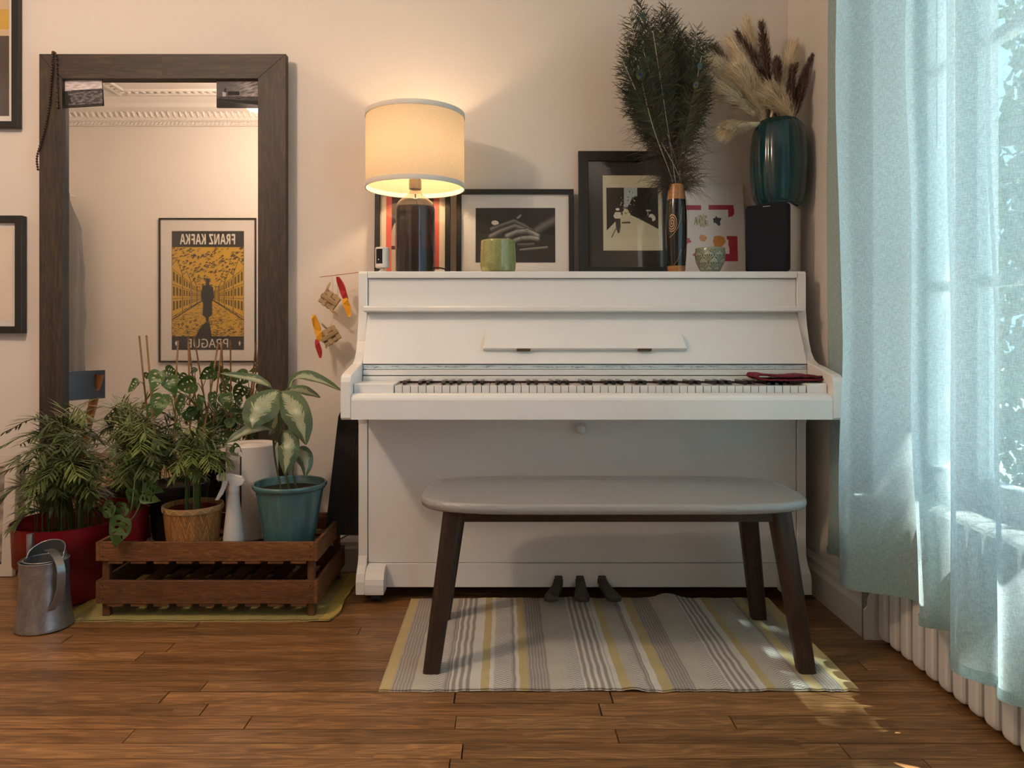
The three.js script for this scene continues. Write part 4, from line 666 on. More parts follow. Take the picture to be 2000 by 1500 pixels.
    core.computeVertexNormals(); obj('core', core, std(lin(...cols[0]), 0.95), t);
  }
  const plumeMat = phys(0xffffff, 0.9, { vertexColors: true, transmission: 0.5, specularIntensity: 0.2, ...D2 });
  const cream = [[0.9, 0.8, 0.62], [0.94, 0.86, 0.7], [0.84, 0.72, 0.53]], brown = [[0.22, 0.13, 0.105], [0.30, 0.19, 0.15], [0.15, 0.085, 0.075]];
  const cr = (px, py, dz, bx, share, w, n, label) => plume('pampas_plume', label, 'dried grass', at(px, py, zv + dz), V(bx, 0.01, 0.01), share, w * 1.55, cream, Math.round(n * 1.3), 'cream pampas plumes in the teal vase');
  const bw = (px, py, dz, bx, share, w, n, label) => plume('reed_plume', label, 'dried grass', at(px, py, zv + dz), V(bx, 0.012, 0), share, w * 1.35, brown, Math.round(n * 1.2), 'dark brown reed plumes in the teal vase', 0.3);
  cr(1457, 38, -0.06, -0.005, 0.5, 0.02, 800, 'tallest cream pampas plume, faint behind the dark reeds'); cr(1424, 76, -0.04, -0.012, 0.5, 0.02, 800, 'second tallest cream pampas plume, between two dark reeds'); cr(1384, 118, 0.0, -0.01, 0.62, 0.03, 1300, 'cream pampas plume whose tip touches the peacock feathers'); cr(1382, 145, 0.03, -0.012, 0.62, 0.028, 1200, 'cream pampas plume just below the one touching the feathers'); cr(1442, 136, 0.06, 0.0, 0.72, 0.03, 1500, 'broad bright cream pampas plume at the front of the fan'); cr(1548, 88, -0.05, 0.006, 0.6, 0.022, 1000, 'upright cream pampas plume on the window side of the fan'); cr(1404, 172, 0.05, -0.006, 0.6, 0.028, 1100, 'lowest spreading cream pampas plume of the fan'); cr(1500, 178, 0.07, 0, 0.9, 0.03, 800, 'short dense cream pampas tuft right above the vase mouth');
  cr(1417, 254, 0.10, -0.035, 0.5, 0.022, 1000, 'short cream pampas plume drooping below the others beside the teal vase');
  bw(1396, 90, 0.0, -0.01, 0.5, 0.016, 700, 'dark reed plume leaning closest to the peacock feathers'); bw(1439, 62, -0.02, 0.02, 0.6, 0.017, 900, 'curved dark reed plume beside the tallest reed'); bw(1487, 46, 0.0, 0.004, 0.62, 0.019, 1000, 'tallest dark reed plume, thick and upright'); bw(1517, 118, 0.02, 0, 0.4, 0.016, 500, 'short dark reed tuft between the tallest reed and a cream plume'); bw(1546, 130, 0.02, 0.006, 0.75, 0.012, 600, 'first slim dark reed spike beside the upright cream plume'); bw(1556, 124, 0.0, 0.01, 0.75, 0.012, 600, 'second slim dark reed spike towards the window'); bw(1586, 108, 0.03, 0.012, 0.85, 0.013, 900, 'dark reed plume reaching closest to the curtain'); bw(1575, 135, 0.05, 0.01, 0.85, 0.014, 800, 'dark reed plume just below the one nearest the curtain'); bw(1378, 148, -0.03, -0.006, 0.35, 0.01, 300, 'small dark reed tip peeping under the cream plumes by the feathers');
}
{ // ---- peacock feathers
  rnd = prng(101);
  const z = -2.475, base = at(1321, 362, z), eyeTex = canvasTex(128, 192, (c, w, h) => { const e = (x, y, a, b, f) => { c.fillStyle = f; c.beginPath(); c.ellipse(x, y, a, b, 0, 0, 7); c.fill(); }; c.fillStyle = '#343c16'; c.fillRect(0, 0, w, h); e(64, 96, 60, 90, '#3f4a1c'); e(64, 92, 46, 62, '#4a5428'); e(64, 92, 36, 48, '#2c5a52'); e(64, 88, 26, 34, '#1c2f86'); e(64, 84, 16, 20, '#161a52'); });
  const green = [[0.024, 0.028, 0.007], [0.045, 0.052, 0.010], [0.014, 0.020, 0.007], [0.045, 0.034, 0.011], [0.010, 0.010, 0.006]], bronze = [[0.035, 0.022, 0.012], [0.022, 0.016, 0.01], [0.05, 0.035, 0.02]];
  const barbMat = std(0xffffff, 0.55, { vertexColors: true, ...D2 }), stemMat = std(lin(0.42, 0.36, 0.27), 0.5), darkQuill = std(lin(0.05, 0.04, 0.025), 0.5), eyeMat = std(0xffffff, 0.4, { map: eyeTex, ...D2 });
  function feather(px, py, dz, bow, face, eye, label, group) {
    const tip = at(px, py, z + dz), b = base.clone().add(V(rr(-0.016, 0.016), 0, rr(-0.012, 0.012))), low = V(base.x + rr(-0.01, 0.01), base.y - 0.1, z + rr(-0.008, 0.008));
    const mid = b.clone().lerp(tip, 0.5).add(V(bow, 0, 0.004)), c = new THREE.CatmullRomCurve3([low, b, mid, tip]);
    const t = thing('peacock_feather', label, 'feather', [0, 0, 0], 0, group);
    obj('quill', new THREE.TubeGeometry(c, 30, 0.0012, 5), rnd() < 0.35 || eye === 2 ? stemMat : darkQuill, t);
    const pos = [], col = [];
    const strip = (pts, w, cc) => { for (let i = 0; i + 1 < pts.length; i++) { const d = pts[i + 1].clone().sub(pts[i]), sd = d.clone().cross(V(0.2, 0.1, 1)).normalize(), wa = w * (1 - i / pts.length * 0.6), wb = w * (1 - (i + 1) / pts.length * 0.75); const A = pts[i].clone().addScaledVector(sd, wa), B = pts[i].clone().addScaledVector(sd, -wa), C = pts[i + 1].clone().addScaledVector(sd, wb), E = pts[i + 1].clone().addScaledVector(sd, -wb); for (const P of [A, B, C, B, E, C]) { pos.push(P.x, P.y, P.z); col.push(...cc); } } };
    for (let i = 0; i < 420; i++) {
      const dense = i > 70, u = dense ? 1 - 0.44 * Math.pow(rnd(), 0.8) : rr(0.28, 0.68), p = c.getPoint(u), tg = c.getTangent(u), sd = i % 2 ? 1 : -1;
      const across = V(Math.cos(face), 0, Math.sin(face)).addScaledVector(tg, -V(Math.cos(face), 0, Math.sin(face)).dot(tg)).normalize().multiplyScalar(sd);
      const L = dense ? mix(0.026, 0.062, Math.sin(Math.PI * clamp((u - 0.55) / 0.46))) * rr(0.8, 1.2) : rr(0.045, 0.13), cc = (dense ? green : bronze)[Math.floor(rnd() * (dense ? 5 : 3))], up = dense ? rr(0.15, 1.5) : rr(-0.1, 0.9), curl = rr(-0.35, 0.15) - (dense ? 0 : 0.3 * rnd());
      const dp = V(rr(-0.25, 0.25), rr(-0.2, 0.2), rr(-0.35, 0.35)), pts = [0, 0.4, 0.75, 1].map((k) => p.clone().addScaledVector(across, L * k * (1 - 0.25 * k)).addScaledVector(tg, L * up * k * (1 - 0.2 * k)).addScaledVector(dp, L * k * k).add(V(0, curl * L * k * k, 0)));
      strip(pts, dense ? 0.0012 : 0.0006, cc.map((q) => q * rr(0.7, 1.4)));
    }
    const g = new THREE.BufferGeometry(); g.setAttribute('position', new THREE.Float32BufferAttribute(pos, 3)); g.setAttribute('color', new THREE.Float32BufferAttribute(col, 3)); g.computeVertexNormals();
    obj('barbs', g, barbMat, t).userData.kind = 'stuff';
    if (eye) { const u = 0.945, p = c.getPoint(u), tg = c.getTangent(u), e = new THREE.CircleGeometry(0.5, 20); e.scale(eye === 2 ? 0.03 : 0.018, eye === 2 ? 0.04 : 0.026, 1); const m = obj('eye_spot', e, eyeMat, t); m.position.copy(p).add(V(0, 0, 0.006)); m.rotation.z = Math.atan2(tg.y, tg.x) - Math.PI / 2; m.rotation.y = -(face > 1.57 ? face - 3.14 : face) * 0.5; }
  }
  const g = 'peacock feathers in the slim vase', L = 'dark green peacock feather in the dense bunch above the slim vase';
  feather(1246, 128, 0.08, -0.012, 0.15, 2, 'peacock feather with the clear blue eye at the outer edge of the bunch');
  const tips = [[1228, 24], [1250, 3], [1268, 36], [1285, 20], [1300, 6], [1312, 28], [1330, 60], [1344, 72], [1362, 52], [1376, 78], [1386, 92], [1370, 110], [1350, 130], [1222, 90], [1216, 118], [1238, 74], [1256, 96], [1230, 160], [1280, 90], [1300, 80], [1318, 100], [1362, 150], [1240, 190], [1290, 140], [1335, 120], [1275, 60]];
  tips.forEach(([px, py], i) => feather(px, py, rr(-0.09, 0.08), (px - 1321) * 0.00012 - 0.006 * Math.sign(px - 1321), rr(-0.7, 0.7), i % 5 === 1, L, g));
}
{ // folded red cloth at the end of the keys
  const t = [], path = [[0.985, 0.745], [0.93, 0.7436], [0.86, 0.7435], [0.80, 0.7445], [0.785, 0.748], [0.776, 0.753], [0.779, 0.759], [0.79, 0.761], [0.82, 0.756], [0.87, 0.754], [0.93, 0.7565], [0.968, 0.753]].map(([x, y]) => V(x, y, 0)), c = new THREE.CatmullRomCurve3(path), N = 60, pos = [], idx = [], th = 0.0028, M = 8;
  const outline = []; for (let i = 0; i <= N; i++) { const p = c.getPoint(i / N), tg = c.getTangent(i / N); outline.push([p.x - tg.y * th, p.y + tg.x * th]); } for (let i = N; i >= 0; i--) { const p = c.getPoint(i / N), tg = c.getTangent(i / N); outline.push([p.x + tg.y * th, p.y - tg.x * th]); }
  const n = outline.length;
  for (let j = 0; j <= M; j++) for (let i = 0; i < n; i++) { const v = j / M, x = Math.min(outline[i][0], 0.972) + 0.004 * n2(v * 3, outline[i][0] * 30), z = mix(-2.315, -2.215, v) + 0.006 * n2(outline[i][0] * 22, 3); pos.push(x, outline[i][1] + 0.0012 * n2(x * 40, v * 4), z); if (j < M) { const a = j * n + i, b = j * n + (i + 1) % n; idx.push(a, a + n, b, b, a + n, b + n); } }
  for (const j of [0, M]) for (let i = 0; i < N; i++) { const a = j * n + i, b = a + 1, d = j * n + n - 1 - i, e = d - 1; j ? idx.push(a, d, b, b, d, e) : idx.push(a, b, d, b, e, d); }
  const g = new THREE.BufferGeometry(); g.setAttribute('position', new THREE.Float32BufferAttribute(pos, 3)); g.setIndex(idx); g.computeVertexNormals(); void t;
  single('folded_cloth', g, phys(lin(0.17, 0.012, 0.03), 0.9, { sheen: 0.5, sheenColor: lin(0.3, 0.05, 0.07), sheenRoughness: 0.6 }), 'folded dark red cloth lying on the high piano keys', 'cloth');
}
// ================================================================= HANGING FISH TOYS
{
  rnd = prng(111); const z = -2.655;
  single('red_stick', tube([at(625, 541, z), at(660, 537, z), at(700, 532, z - 0.02)], 0.0013, 8, 6), std(lin(0.35, 0.07, 0.03), 0.6), 'thin red stick on the wall from which woven fish hang', 'stick');
  const st1 = std(lin(0.42, 0.30, 0.17), 0.85), st2 = std(lin(0.34, 0.235, 0.125), 0.85), red = std(lin(0.42, 0.02, 0.03), 0.75, D2), yel = std(lin(0.75, 0.36, 0.02), 0.75, D2), cord = std(lin(0.5, 0.42, 0.3), 0.9);
  function fish(label, px, py, roll, up, hang) {
    const t = thing('woven_fish', label, 'ornament', [X(px, z), Y(py, z), z], 0, 'woven fish on the wall'); t.scale.setScalar(1); const k = new THREE.Vector3(); void k;
    // plaited body: strips crossing over and under
    for (let i = 0; i < 4; i++) { const s = (i - 1.5) * 0.017; const len = 0.063 - Math.abs(i - 1.5) * 0.004; const a = obj('strip', new RoundedBoxGeometry(0.0155, len, 0.012, 2, 0.004), i % 2 ? st1 : st2, t); a.position.set(s * Math.cos(roll), s * Math.sin(roll), i % 2 ? 0.004 : -0.002); a.rotation.z = roll; }
    for (let i = 0; i < 3; i++) { const s = (i - 1) * 0.019; const len = 0.070 - Math.abs(i - 1) * 0.004; const a = obj('strip', new RoundedBoxGeometry(len, 0.0165, 0.012, 2, 0.004), i % 2 ? st2 : st1, t); a.position.set(-s * Math.sin(roll), s * Math.cos(roll), i % 2 ? 0.007 : 0.0); a.rotation.z = roll; }
    const tail = (name, m, x0, y0, x1, y1, w) => { const A = V(x0, y0, 0.004), B = V(x1, y1, 0.012), s = new THREE.Shape(), d = B.clone().sub(A), L = Math.hypot(d.x, d.y); s.moveTo(-w * 0.5, 0); s.quadraticCurveTo(-w * 1.3, L * 0.5, -w * 0.3, L); s.lineTo(w * 0.4, L * 0.97); s.quadraticCurveTo(w * 1.2, L * 0.5, w * 0.5, 0); const g = new THREE.ExtrudeGeometry(s, { depth: 0.002, bevelEnabled: false, curveSegments: 6 }); const q = g.attributes.position; for (let i = 0; i < q.count; i++) q.setZ(i, q.getZ(i) + 0.006 * Math.sin(q.getY(i) * 90) + 0.3 * q.getX(i) * Math.sin(q.getY(i) * 50)); g.computeVertexNormals(); const e = obj(name, g, m, t); e.position.copy(A); e.rotation.z = Math.atan2(d.y, d.x) - Math.PI / 2; };
    up(tail);
    obj('thread', tube(hang.map(([a, b]) => at(a, b, z).sub(V(X(px, z), Y(py, z), z))), 0.0008, 8, 5), cord, t);
  }
  fish('upper woven palm leaf fish with red fin above a yellow fin', 644, 586, -0.62, (tail) => { tail('red_fin', red, 0.062, 0.0, 0.03, 0.085, 0.015); tail('yellow_fin', yel, 0.055, 0.012, 0.074, -0.062, 0.014); tail('strip_end', st1, 0.0, -0.03, 0.032, -0.058, 0.006); tail('strip_end', st1, -0.01, 0.03, 0.004, 0.066, 0.006); }, [[648, 538], [650, 560], [648, 575]]);
  fish('lower woven palm leaf fish with yellow fin above a red fin', 645, 656, 0.55, (tail) => { tail('yellow_fin', yel, -0.034, -0.02, -0.06, 0.078, 0.016); tail('red_fin', red, -0.048, -0.012, -0.034, -0.082, 0.011); tail('strip_end', st2, -0.01, 0.025, -0.03, 0.045, 0.005); tail('strip_end', st2, 0.0, -0.025, -0.015, -0.045, 0.005); }, [[657, 535], [660, 575], [652, 618], [644, 640]]);
}
// ================================================================= PLANT CORNER
const wood = [[1, 1, 1], [0.85, 0.82, 0.8], [1.12, 1.1, 1.06]].map((c) => std(lin(c[0] * 1.18, c[1] * 1.15, c[2] * 1.0), 0.55, { map: rep(crateTex, 1, 4), bumpMap: rep(crateTex, 1, 4), bumpScale: 0.0008 }));
const SL = 0.190;                                           // top of the upper slats
{
  rnd = prng(121);
  const t = thing('plant_crate', 'dark wooden two tier slatted crate carrying the potted plants', 'crate', [0, 0, 0]);
  const x0 = -1.265, x1 = -0.578, z1 = -2.25, z0 = -2.635, rail = (a, along) => obj('rail', metric(a, along, 1, [rr(0, 1), rr(0, 0.25)]), wood[Math.floor(rnd() * 3)], t);
  const nail = std(lin(0.03, 0.025, 0.02), 0.5, { metalness: 0.6 }), nails = [];
  for (const [y0, y1] of [[0.181, 0.24], [0.049, 0.12]]) {
    rail(box(x0 + 0.012, x1 - 0.012, y0, y1, z1 - 0.012, z1, 0.0015), 'x'); rail(box(x0 + 0.012, x1 - 0.012, y0, y1, z0, z0 + 0.012, 0.0015), 'x');
    rail(box(x0, x0 + 0.012, y0, y1, z0, z1 - 0.0, 0.0015), 'z'); rail(box(x1 - 0.012, x1, y0, y1, z0, z1 - 0.0, 0.0015), 'z');
    for (let i = 0; i < 9; i++) { const c = mix(x0 + 0.06, x1 - 0.06, i / 8); obj('slat', metric(box(c - 0.024, c + 0.024, y0 - 0.009, y0 - 0.0005, z0 + 0.002, z1 - 0.002, 0.001), 'z', 1, [rr(0, 1), 0]), wood[i % 3], t); }
    for (const xx of [x0 + 0.022, x1 - 0.022]) for (const yy of [y0 + 0.014, y1 - 0.014]) nails.push(new THREE.CylinderGeometry(0.0022, 0.0022, 0.002, 8).rotateX(Math.PI / 2).translate(xx, yy, z1 + 0.0008));
  }
  for (const n of nails) obj('nail', n, nail, t);
  for (const xx of [x0 + 0.013, x1 - 0.035]) for (const zz of [z1 - 0.034, z0 + 0.013]) obj('post', metric(box(xx, xx + 0.022, 0.0065, 0.232, zz, zz + 0.021, 0.002), 'y'), wood[1], t);
  obj('deck', metric(merge([box(x0 + 0.03, x1 - 0.03, 0.181, SL - 0.0015, z1 - 0.09, z1 - 0.04), box(x0 + 0.03, x1 - 0.03, 0.181, SL - 0.0015, z1 - 0.2, z1 - 0.15), box(x0 + 0.03, x1 - 0.03, 0.181, SL - 0.0015, z0 + 0.05, z0 + 0.1)]), 'x'), wood[1], t);
}
// ---- leaf builders
const leafGreen = (r, g, b, o = {}) => phys(lin(r, g, b), 0.5, { transmission: 0.22, ...D2, ...o });
const palmMats = [leafGreen(0.10, 0.145, 0.028), leafGreen(0.14, 0.19, 0.04), leafGreen(0.065, 0.10, 0.024)];
const soilMat = std(lin(0.018, 0.012, 0.009), 1), stemMat = leafGreen(0.10, 0.13, 0.04);
function frondGeo(pts, n, len, width, droop, fan = 0.9) {
  const c = new THREE.CatmullRomCurve3(pts), out = [], pos = [], idx = [];
  out.push(new THREE.TubeGeometry(c, 14, 0.0016, 4));
  const start = 0.34;
  for (let i = 0; i < n; i++) for (const s of [-1, 1]) {
    const u = start + (1 - start) * (i + 0.5 * (s + 1) / 2) / (n - 0.5), uu = Math.min(u, 0.995), p = c.getPoint(uu), tg = c.getTangent(uu), k = (u - start) / (1 - start);
    let side = tg.clone().cross(V(0, 1, 0)); if (side.length() < 0.1) side = V(1, 0, 0.3); side.normalize().multiplyScalar(s);
    const d = side.multiplyScalar(fan * (1 - 0.4 * k)).addScaledVector(tg, 0.42 + 0.5 * k).add(V(rr(-0.15, 0.15), 0.12 + rr(-0.15, 0.15), rr(-0.15, 0.15))).normalize();
    const L = len * (0.4 + 0.7 * Math.sin(Math.PI * clamp(0.22 + k * 0.72))) * rr(0.85, 1.15), wv = d.clone().cross(V(rr(-0.3, 0.3), 1, rr(-0.3, 0.3))).normalize().multiplyScalar(width), b0 = pos.length / 3;
    [[0, 0.25], [0.28, 0.9], [0.62, 0.85], [1, 0.03]].forEach(([q, w]) => { const m = p.clone().addScaledVector(d, L * q); m.y -= droop * L * q * q; pos.push(m.x + wv.x * w, m.y + wv.y * w, m.z + wv.z * w, m.x - wv.x * w, m.y - wv.y * w, m.z - wv.z * w); });
    for (let q = 0; q < 3; q++) { const a = b0 + q * 2; idx.push(a, a + 1, a + 2, a + 1, a + 3, a + 2); }
  }
  const g = new THREE.BufferGeometry(); g.setAttribute('position', new THREE.Float32BufferAttribute(pos, 3)); g.setIndex(idx); g.computeVertexNormals(); out.push(g);
  return merge(out);
}
// fronds given by tip pixels and depths, springing from near (bx, by, bz) in the plant's own axes
function palm(t, base, spread, tips, n, len, width, droop) {
  for (const [px, py, z] of tips) {
    const tip = at(px, py, z).sub(t.position), b = base.clone().add(V(rr(-spread, spread), 0, rr(-spread, spread))), h = tip.clone().sub(b);
    const rise = b.clone().add(V(h.x * 0.12, Math.max(0.08, Math.abs(h.y) * 0.55 + 0.06), h.z * 0.12)), top = b.clone().add(V(h.x * 0.55, Math.max(h.y, 0.05) + 0.035 + 0.05 * Math.abs(h.x), h.z * 0.55));
    obj('frond', frondGeo([b.clone().add(V(0, -0.02, 0)), rise, top, tip], n, len * rr(0.85, 1.15), width, droop), palmMats[Math.floor(rnd() * 3)], t);
  }
}
const potLathe = (r0, r1, h, wall, lip = 0) => lathe([[0, 0.0005], [r0 * 0.94, 0.0005], [r0, 0.006], [r1 - lip, h - 0.018 * (lip > 0)], [r1, h - 0.016 * (lip > 0)], [r1, h - 0.002], [r1 - wall * 0.5, h], [r1 - wall, h - 0.002], [r1 - wall - 0.004, h * 0.5], [0, h * 0.5]], 56);
{ // big red floor pot with parlour palm
  rnd = prng(131);
  const t = thing('potted_palm', 'bushy parlour palm in a large red pot standing on the floor', 'plant', [-1.468, 0, -2.45]);
  obj('pot', potLathe(0.112, 0.169, 0.262, 0.005), phys(lin(0.24, 0.008, 0.014), 0.35), t);
  obj('soil', new THREE.CylinderGeometry(0.14, 0.13, 0.01, 32).translate(0, 0.2, 0), soilMat, t);
  const tips = [[8, 845, -2.5], [-14, 880, -2.35], [20, 905, -2.3], [-20, 935, -2.45], [4, 975, -2.35], [40, 868, -2.55], [70, 850, -2.4], [105, 838, -2.5], [140, 826, -2.55], [168, 818, -2.4], [120, 880, -2.28], [70, 900, -2.25], [160, 880, -2.3], [185, 850, -2.5], [205, 905, -2.4], [95, 930, -2.22], [150, 930, -2.24], [55, 960, -2.24], [190, 940, -2.32], [35, 1000, -2.28], [130, 860, -2.42], [175, 960, -2.28], [90, 880, -2.55], [215, 870, -2.56], [110, 965, -2.26], [20, 1030, -2.3]];
  const low = []; for (let i = 0; i < 30; i++) low.push([rr(35, 225), rr(930, 1000), rr(-2.6, -2.27)]); palm(t, V(0, 0.2, 0), 0.085, low, 13, 0.06, 0.0038, 0.2);
  palm(t, V(0, 0.205, 0), 0.07, tips, 17, 0.078, 0.0036, 0.14);
  palm(t, V(0.0, 0.205, 0), 0.06, [[100, 905, -2.35], [145, 900, -2.38], [75, 925, -2.38], [120, 925, -2.4], [170, 905, -2.42], [95, 950, -2.3], [140, 960, -2.3], [60, 935, -2.33], [110, 890, -2.45], [150, 870, -2.34], [80, 870, -2.48], [130, 945, -2.3], [175, 930, -2.36], [45, 915, -2.4]], 16, 0.066, 0.0036, 0.16);
}
{ // small red pot on the crate, palm and trailing vine
  rnd = prng(141);
  const t = thing('potted_palm', 'slender palm with a trailing split leaf vine in a small red pot on the crate', 'plant', [-1.216, SL, -2.392]);
  obj('pot', potLathe(0.036, 0.0455, 0.125, 0.003), phys(lin(0.16, 0.006, 0.010), 0.35), t);
  obj('soil', new THREE.CylinderGeometry(0.04, 0.038, 0.01, 24).translate(0, 0.1, 0), soilMat, t);
  palm(t, V(0, 0.1, 0), 0.022, [[205, 815, -2.5], [240, 800, -2.56], [262, 812, -2.6], [300, 830, -2.56], [225, 850, -2.4], [250, 850, -2.3], [285, 852, -2.28], [310, 868, -2.3], [215, 885, -2.32], [240, 895, -2.28], [275, 880, -2.24], [300, 900, -2.25], [325, 890, -2.35], [255, 920, -2.26], [285, 925, -2.25], [225, 925, -2.3], [265, 865, -2.34], [240, 870, -2.34], [295, 880, -2.3], [270, 905, -2.3], [310, 930, -2.26], [240, 945, -2.28]], 16, 0.068, 0.0036, 0.14);
  t.userData.vine = undefined; delete t.userData.vine;
}
// ---- split leaf vine (window leaf): heart shaped blades with real holes
const windowLeaves = [0, 1, 2, 3].map((v) => {
  rnd = prng(150 + v);
  const s = new THREE.Shape(); const w = 0.34 + 0.05 * v * 0.5;
  s.moveTo(0, 0.04); s.bezierCurveTo(0.1, -0.06, w, -0.02, w + 0.03, 0.26); s.bezierCurveTo(w + 0.03, 0.55, 0.14, 0.78, 0, 1); s.bezierCurveTo(-0.1, 0.8, -w * 0.95, 0.56, -w, 0.27); s.bezierCurveTo(-w, 0, -0.12, -0.08, 0, 0.04);
  for (const sd of [-1, 1]) for (let i = 0; i < 3; i++) { const cx = sd * (0.13 + 0.03 * rr(0, 1)), cy = 0.2 + i * 0.19 + rr(-0.02, 0.02), a = rr(0.07, 0.105) * (1 - i * 0.15), b = rr(0.026, 0.042), an = sd * 0.55; const h = new THREE.Path(); h.absellipse(cx, cy, a, b, 0, 6.2832, true, an); s.holes.push(h); }
  const g = new THREE.ShapeGeometry(s, 7), p = g.attributes.position;
  for (let i = 0; i < p.count; i++) { const x = p.getX(i), y = p.getY(i); p.setZ(i, 0.35 * Math.abs(x) ** 1.3 - 0.28 * y * y + 0.05 * Math.sin(y * 9 + v)); }
  g.computeVertexNormals(); return g;
});
const vineMats = [leafGreen(0.055, 0.12, 0.028, { roughness: 0.42 }), leafGreen(0.04, 0.09, 0.022, { roughness: 0.42 }), leafGreen(0.085, 0.165, 0.04, { roughness: 0.42 })];
// leaf with its base at a pixel, tip towards angle (degrees, 0 = up in the picture plane), size in metres
function vineLeaf(t, px, py, z, deg, size, tilt, yaw, from, m) {
  const g = windowLeaves[Math.floor(rnd() * 4)], e = obj('leaf', g, m ?? vineMats[Math.floor(rnd() * 3)], t), p = at(px, py, z).sub(t.position);
  e.position.copy(p); e.scale.setScalar(size); e.rotation.set(tilt, yaw, -deg * Math.PI / 180, 'YXZ');
  if (from) { const f = from.clone(), mid = f.clone().lerp(p, 0.55).add(V(rr(-0.012, 0.012), 0.03, rr(-0.01, 0.015))); obj('leaf_stalk', tube([f, mid, p], 0.0015, 10, 5), stemMat, t); }
}
{ // black pot with the climbing vine on canes
  rnd = prng(161);
  const t = thing('potted_vine', 'climbing plant with holed leaves on bamboo canes in a black pot', 'plant', [-1.115, SL, -2.487]);
  obj('pot', potLathe(0.08, 0.101, 0.19, 0.004, 0.004), std(lin(0.010, 0.010, 0.011), 0.5), t);
  obj('soil', new THREE.CylinderGeometry(0.091, 0.088, 0.01, 32).translate(0, 0.165, 0), soilMat, t);
  const cane = std(0xffffff, 0.55, { map: rep(woodTex(256, 64, [0.42, 0.28, 0.15], [0.66, 0.49, 0.30], 3, 8.8), 2, 1) }), canes = [];
  for (const [tx, ty, bx, bz] of [[272, 656, -0.07, 0.0], [286, 655, -0.05, 0.04], [348, 665, 0.0, 0.05], [368, 666, 0.03, -0.02], [426, 670, 0.06, 0.03], [434, 667, 0.07, -0.03]]) {
    const top = at(tx, ty, -2.5).sub(t.position), bot = V(bx, 0.12, bz), c = [bot, bot.clone().lerp(top, 0.35).add(V(rr(-0.004, 0.004), 0, 0)), bot.clone().lerp(top, 0.7).add(V(rr(-0.004, 0.004), 0, 0)), top];
    const e = obj('cane', tube(c, 0.0031, 16, 7), cane, t); canes.push(new THREE.CatmullRomCurve3(c));
    for (const u of [0.3, 0.55, 0.8]) { const p = canes.at(-1).getPoint(u + rr(-0.06, 0.06)); obj('cane_node', new THREE.TorusGeometry(0.0031, 0.0011, 6, 10).rotateX(Math.PI / 2).translate(p.x, p.y, p.z), cane, e); }
  }
  const near = (px, py, z) => { const p = at(px, py + 50, z).sub(t.position); let best = null, bd = 9; for (const c of canes) for (let u = 0; u < 0.8; u += 0.05) { const q = c.getPoint(u), d = q.distanceTo(p); if (d < bd) { bd = d; best = q; } } return best; };
  // [base x, base y, tip angle clockwise from up, size px, depth]
  const L = [[272, 745, -130, 38, -2.5], [290, 728, -150, 20, -2.5], [313, 725, 200, 46, -2.45], [322, 722, 110, 34, -2.5], [330, 735, 160, 44, -2.46], [318, 770, 195, 50, -2.42], [362, 775, 205, 50, -2.42], [385, 748, -105, 52, -2.45], [420, 722, -125, 40, -2.45], [418, 765, 170, 40, -2.45], [398, 778, 205, 32, -2.46], [440, 768, 165, 38, -2.46], [350, 826, 190, 36, -2.44], [362, 800, 130, 42, -2.46], [452, 795, 120, 30, -2.5], [470, 808, 185, 30, -2.46], [385, 832, 110, 40, -2.48], [330, 862, -110, 50, -2.4], [352, 858, 115, 46, -2.38], [405, 858, 160, 44, -2.42], [430, 850, 100, 40, -2.46], [300, 850, 230, 40, -2.4], [420, 885, 190, 44, -2.4], [385, 890, 210, 46, -2.38], [350, 905, 170, 44, -2.36], [310, 900, 215, 46, -2.34], [280, 835, -90, 38, -2.46], [300, 790, -160, 30, -2.5], [440, 830, 60, 30, -2.5], [455, 870, 130, 34, -2.44], [330, 880, 180, 40, -2.36], [400, 815, 150, 30, -2.5]];
  for (const [px, py, deg, s, z] of L) vineLeaf(t, px, py, z, deg, s * 2.2 / F, rr(-0.5, 0.3), rr(-0.6, 0.6), near(px, py, z));
  // runners trailing over the rim of the crate
  const run = [at(300, 905, -2.33), at(270, 915, -2.30), at(262, 950, -2.26), at(258, 985, -2.235), at(250, 1010, -2.232), at(236, 1014, -2.23)].map((p) => p.sub(t.position));
  obj('runner', tube(run, 0.002, 30, 5), stemMat, t); obj('runner', tube([at(285, 900, -2.33), at(280, 940, -2.27), at(276, 975, -2.24), at(262, 1008, -2.232), at(240, 1030, -2.23)].map((p) => p.sub(t.position)), 0.002, 30, 5), stemMat, t);
  for (const [px, py, deg, s, z] of [[246, 1010, 200, 62, -2.225], [250, 990, -110, 44, -2.23], [276, 965, 110, 40, -2.24], [262, 955, 190, 40, -2.25], [225, 985, -130, 46, -2.235], [285, 940, 130, 40, -2.26]]) vineLeaf(t, px, py, z, deg, s * 2.24 / F, rr(-0.3, 0.1), rr(-0.4, 0.4), null, vineMats[0]);
}
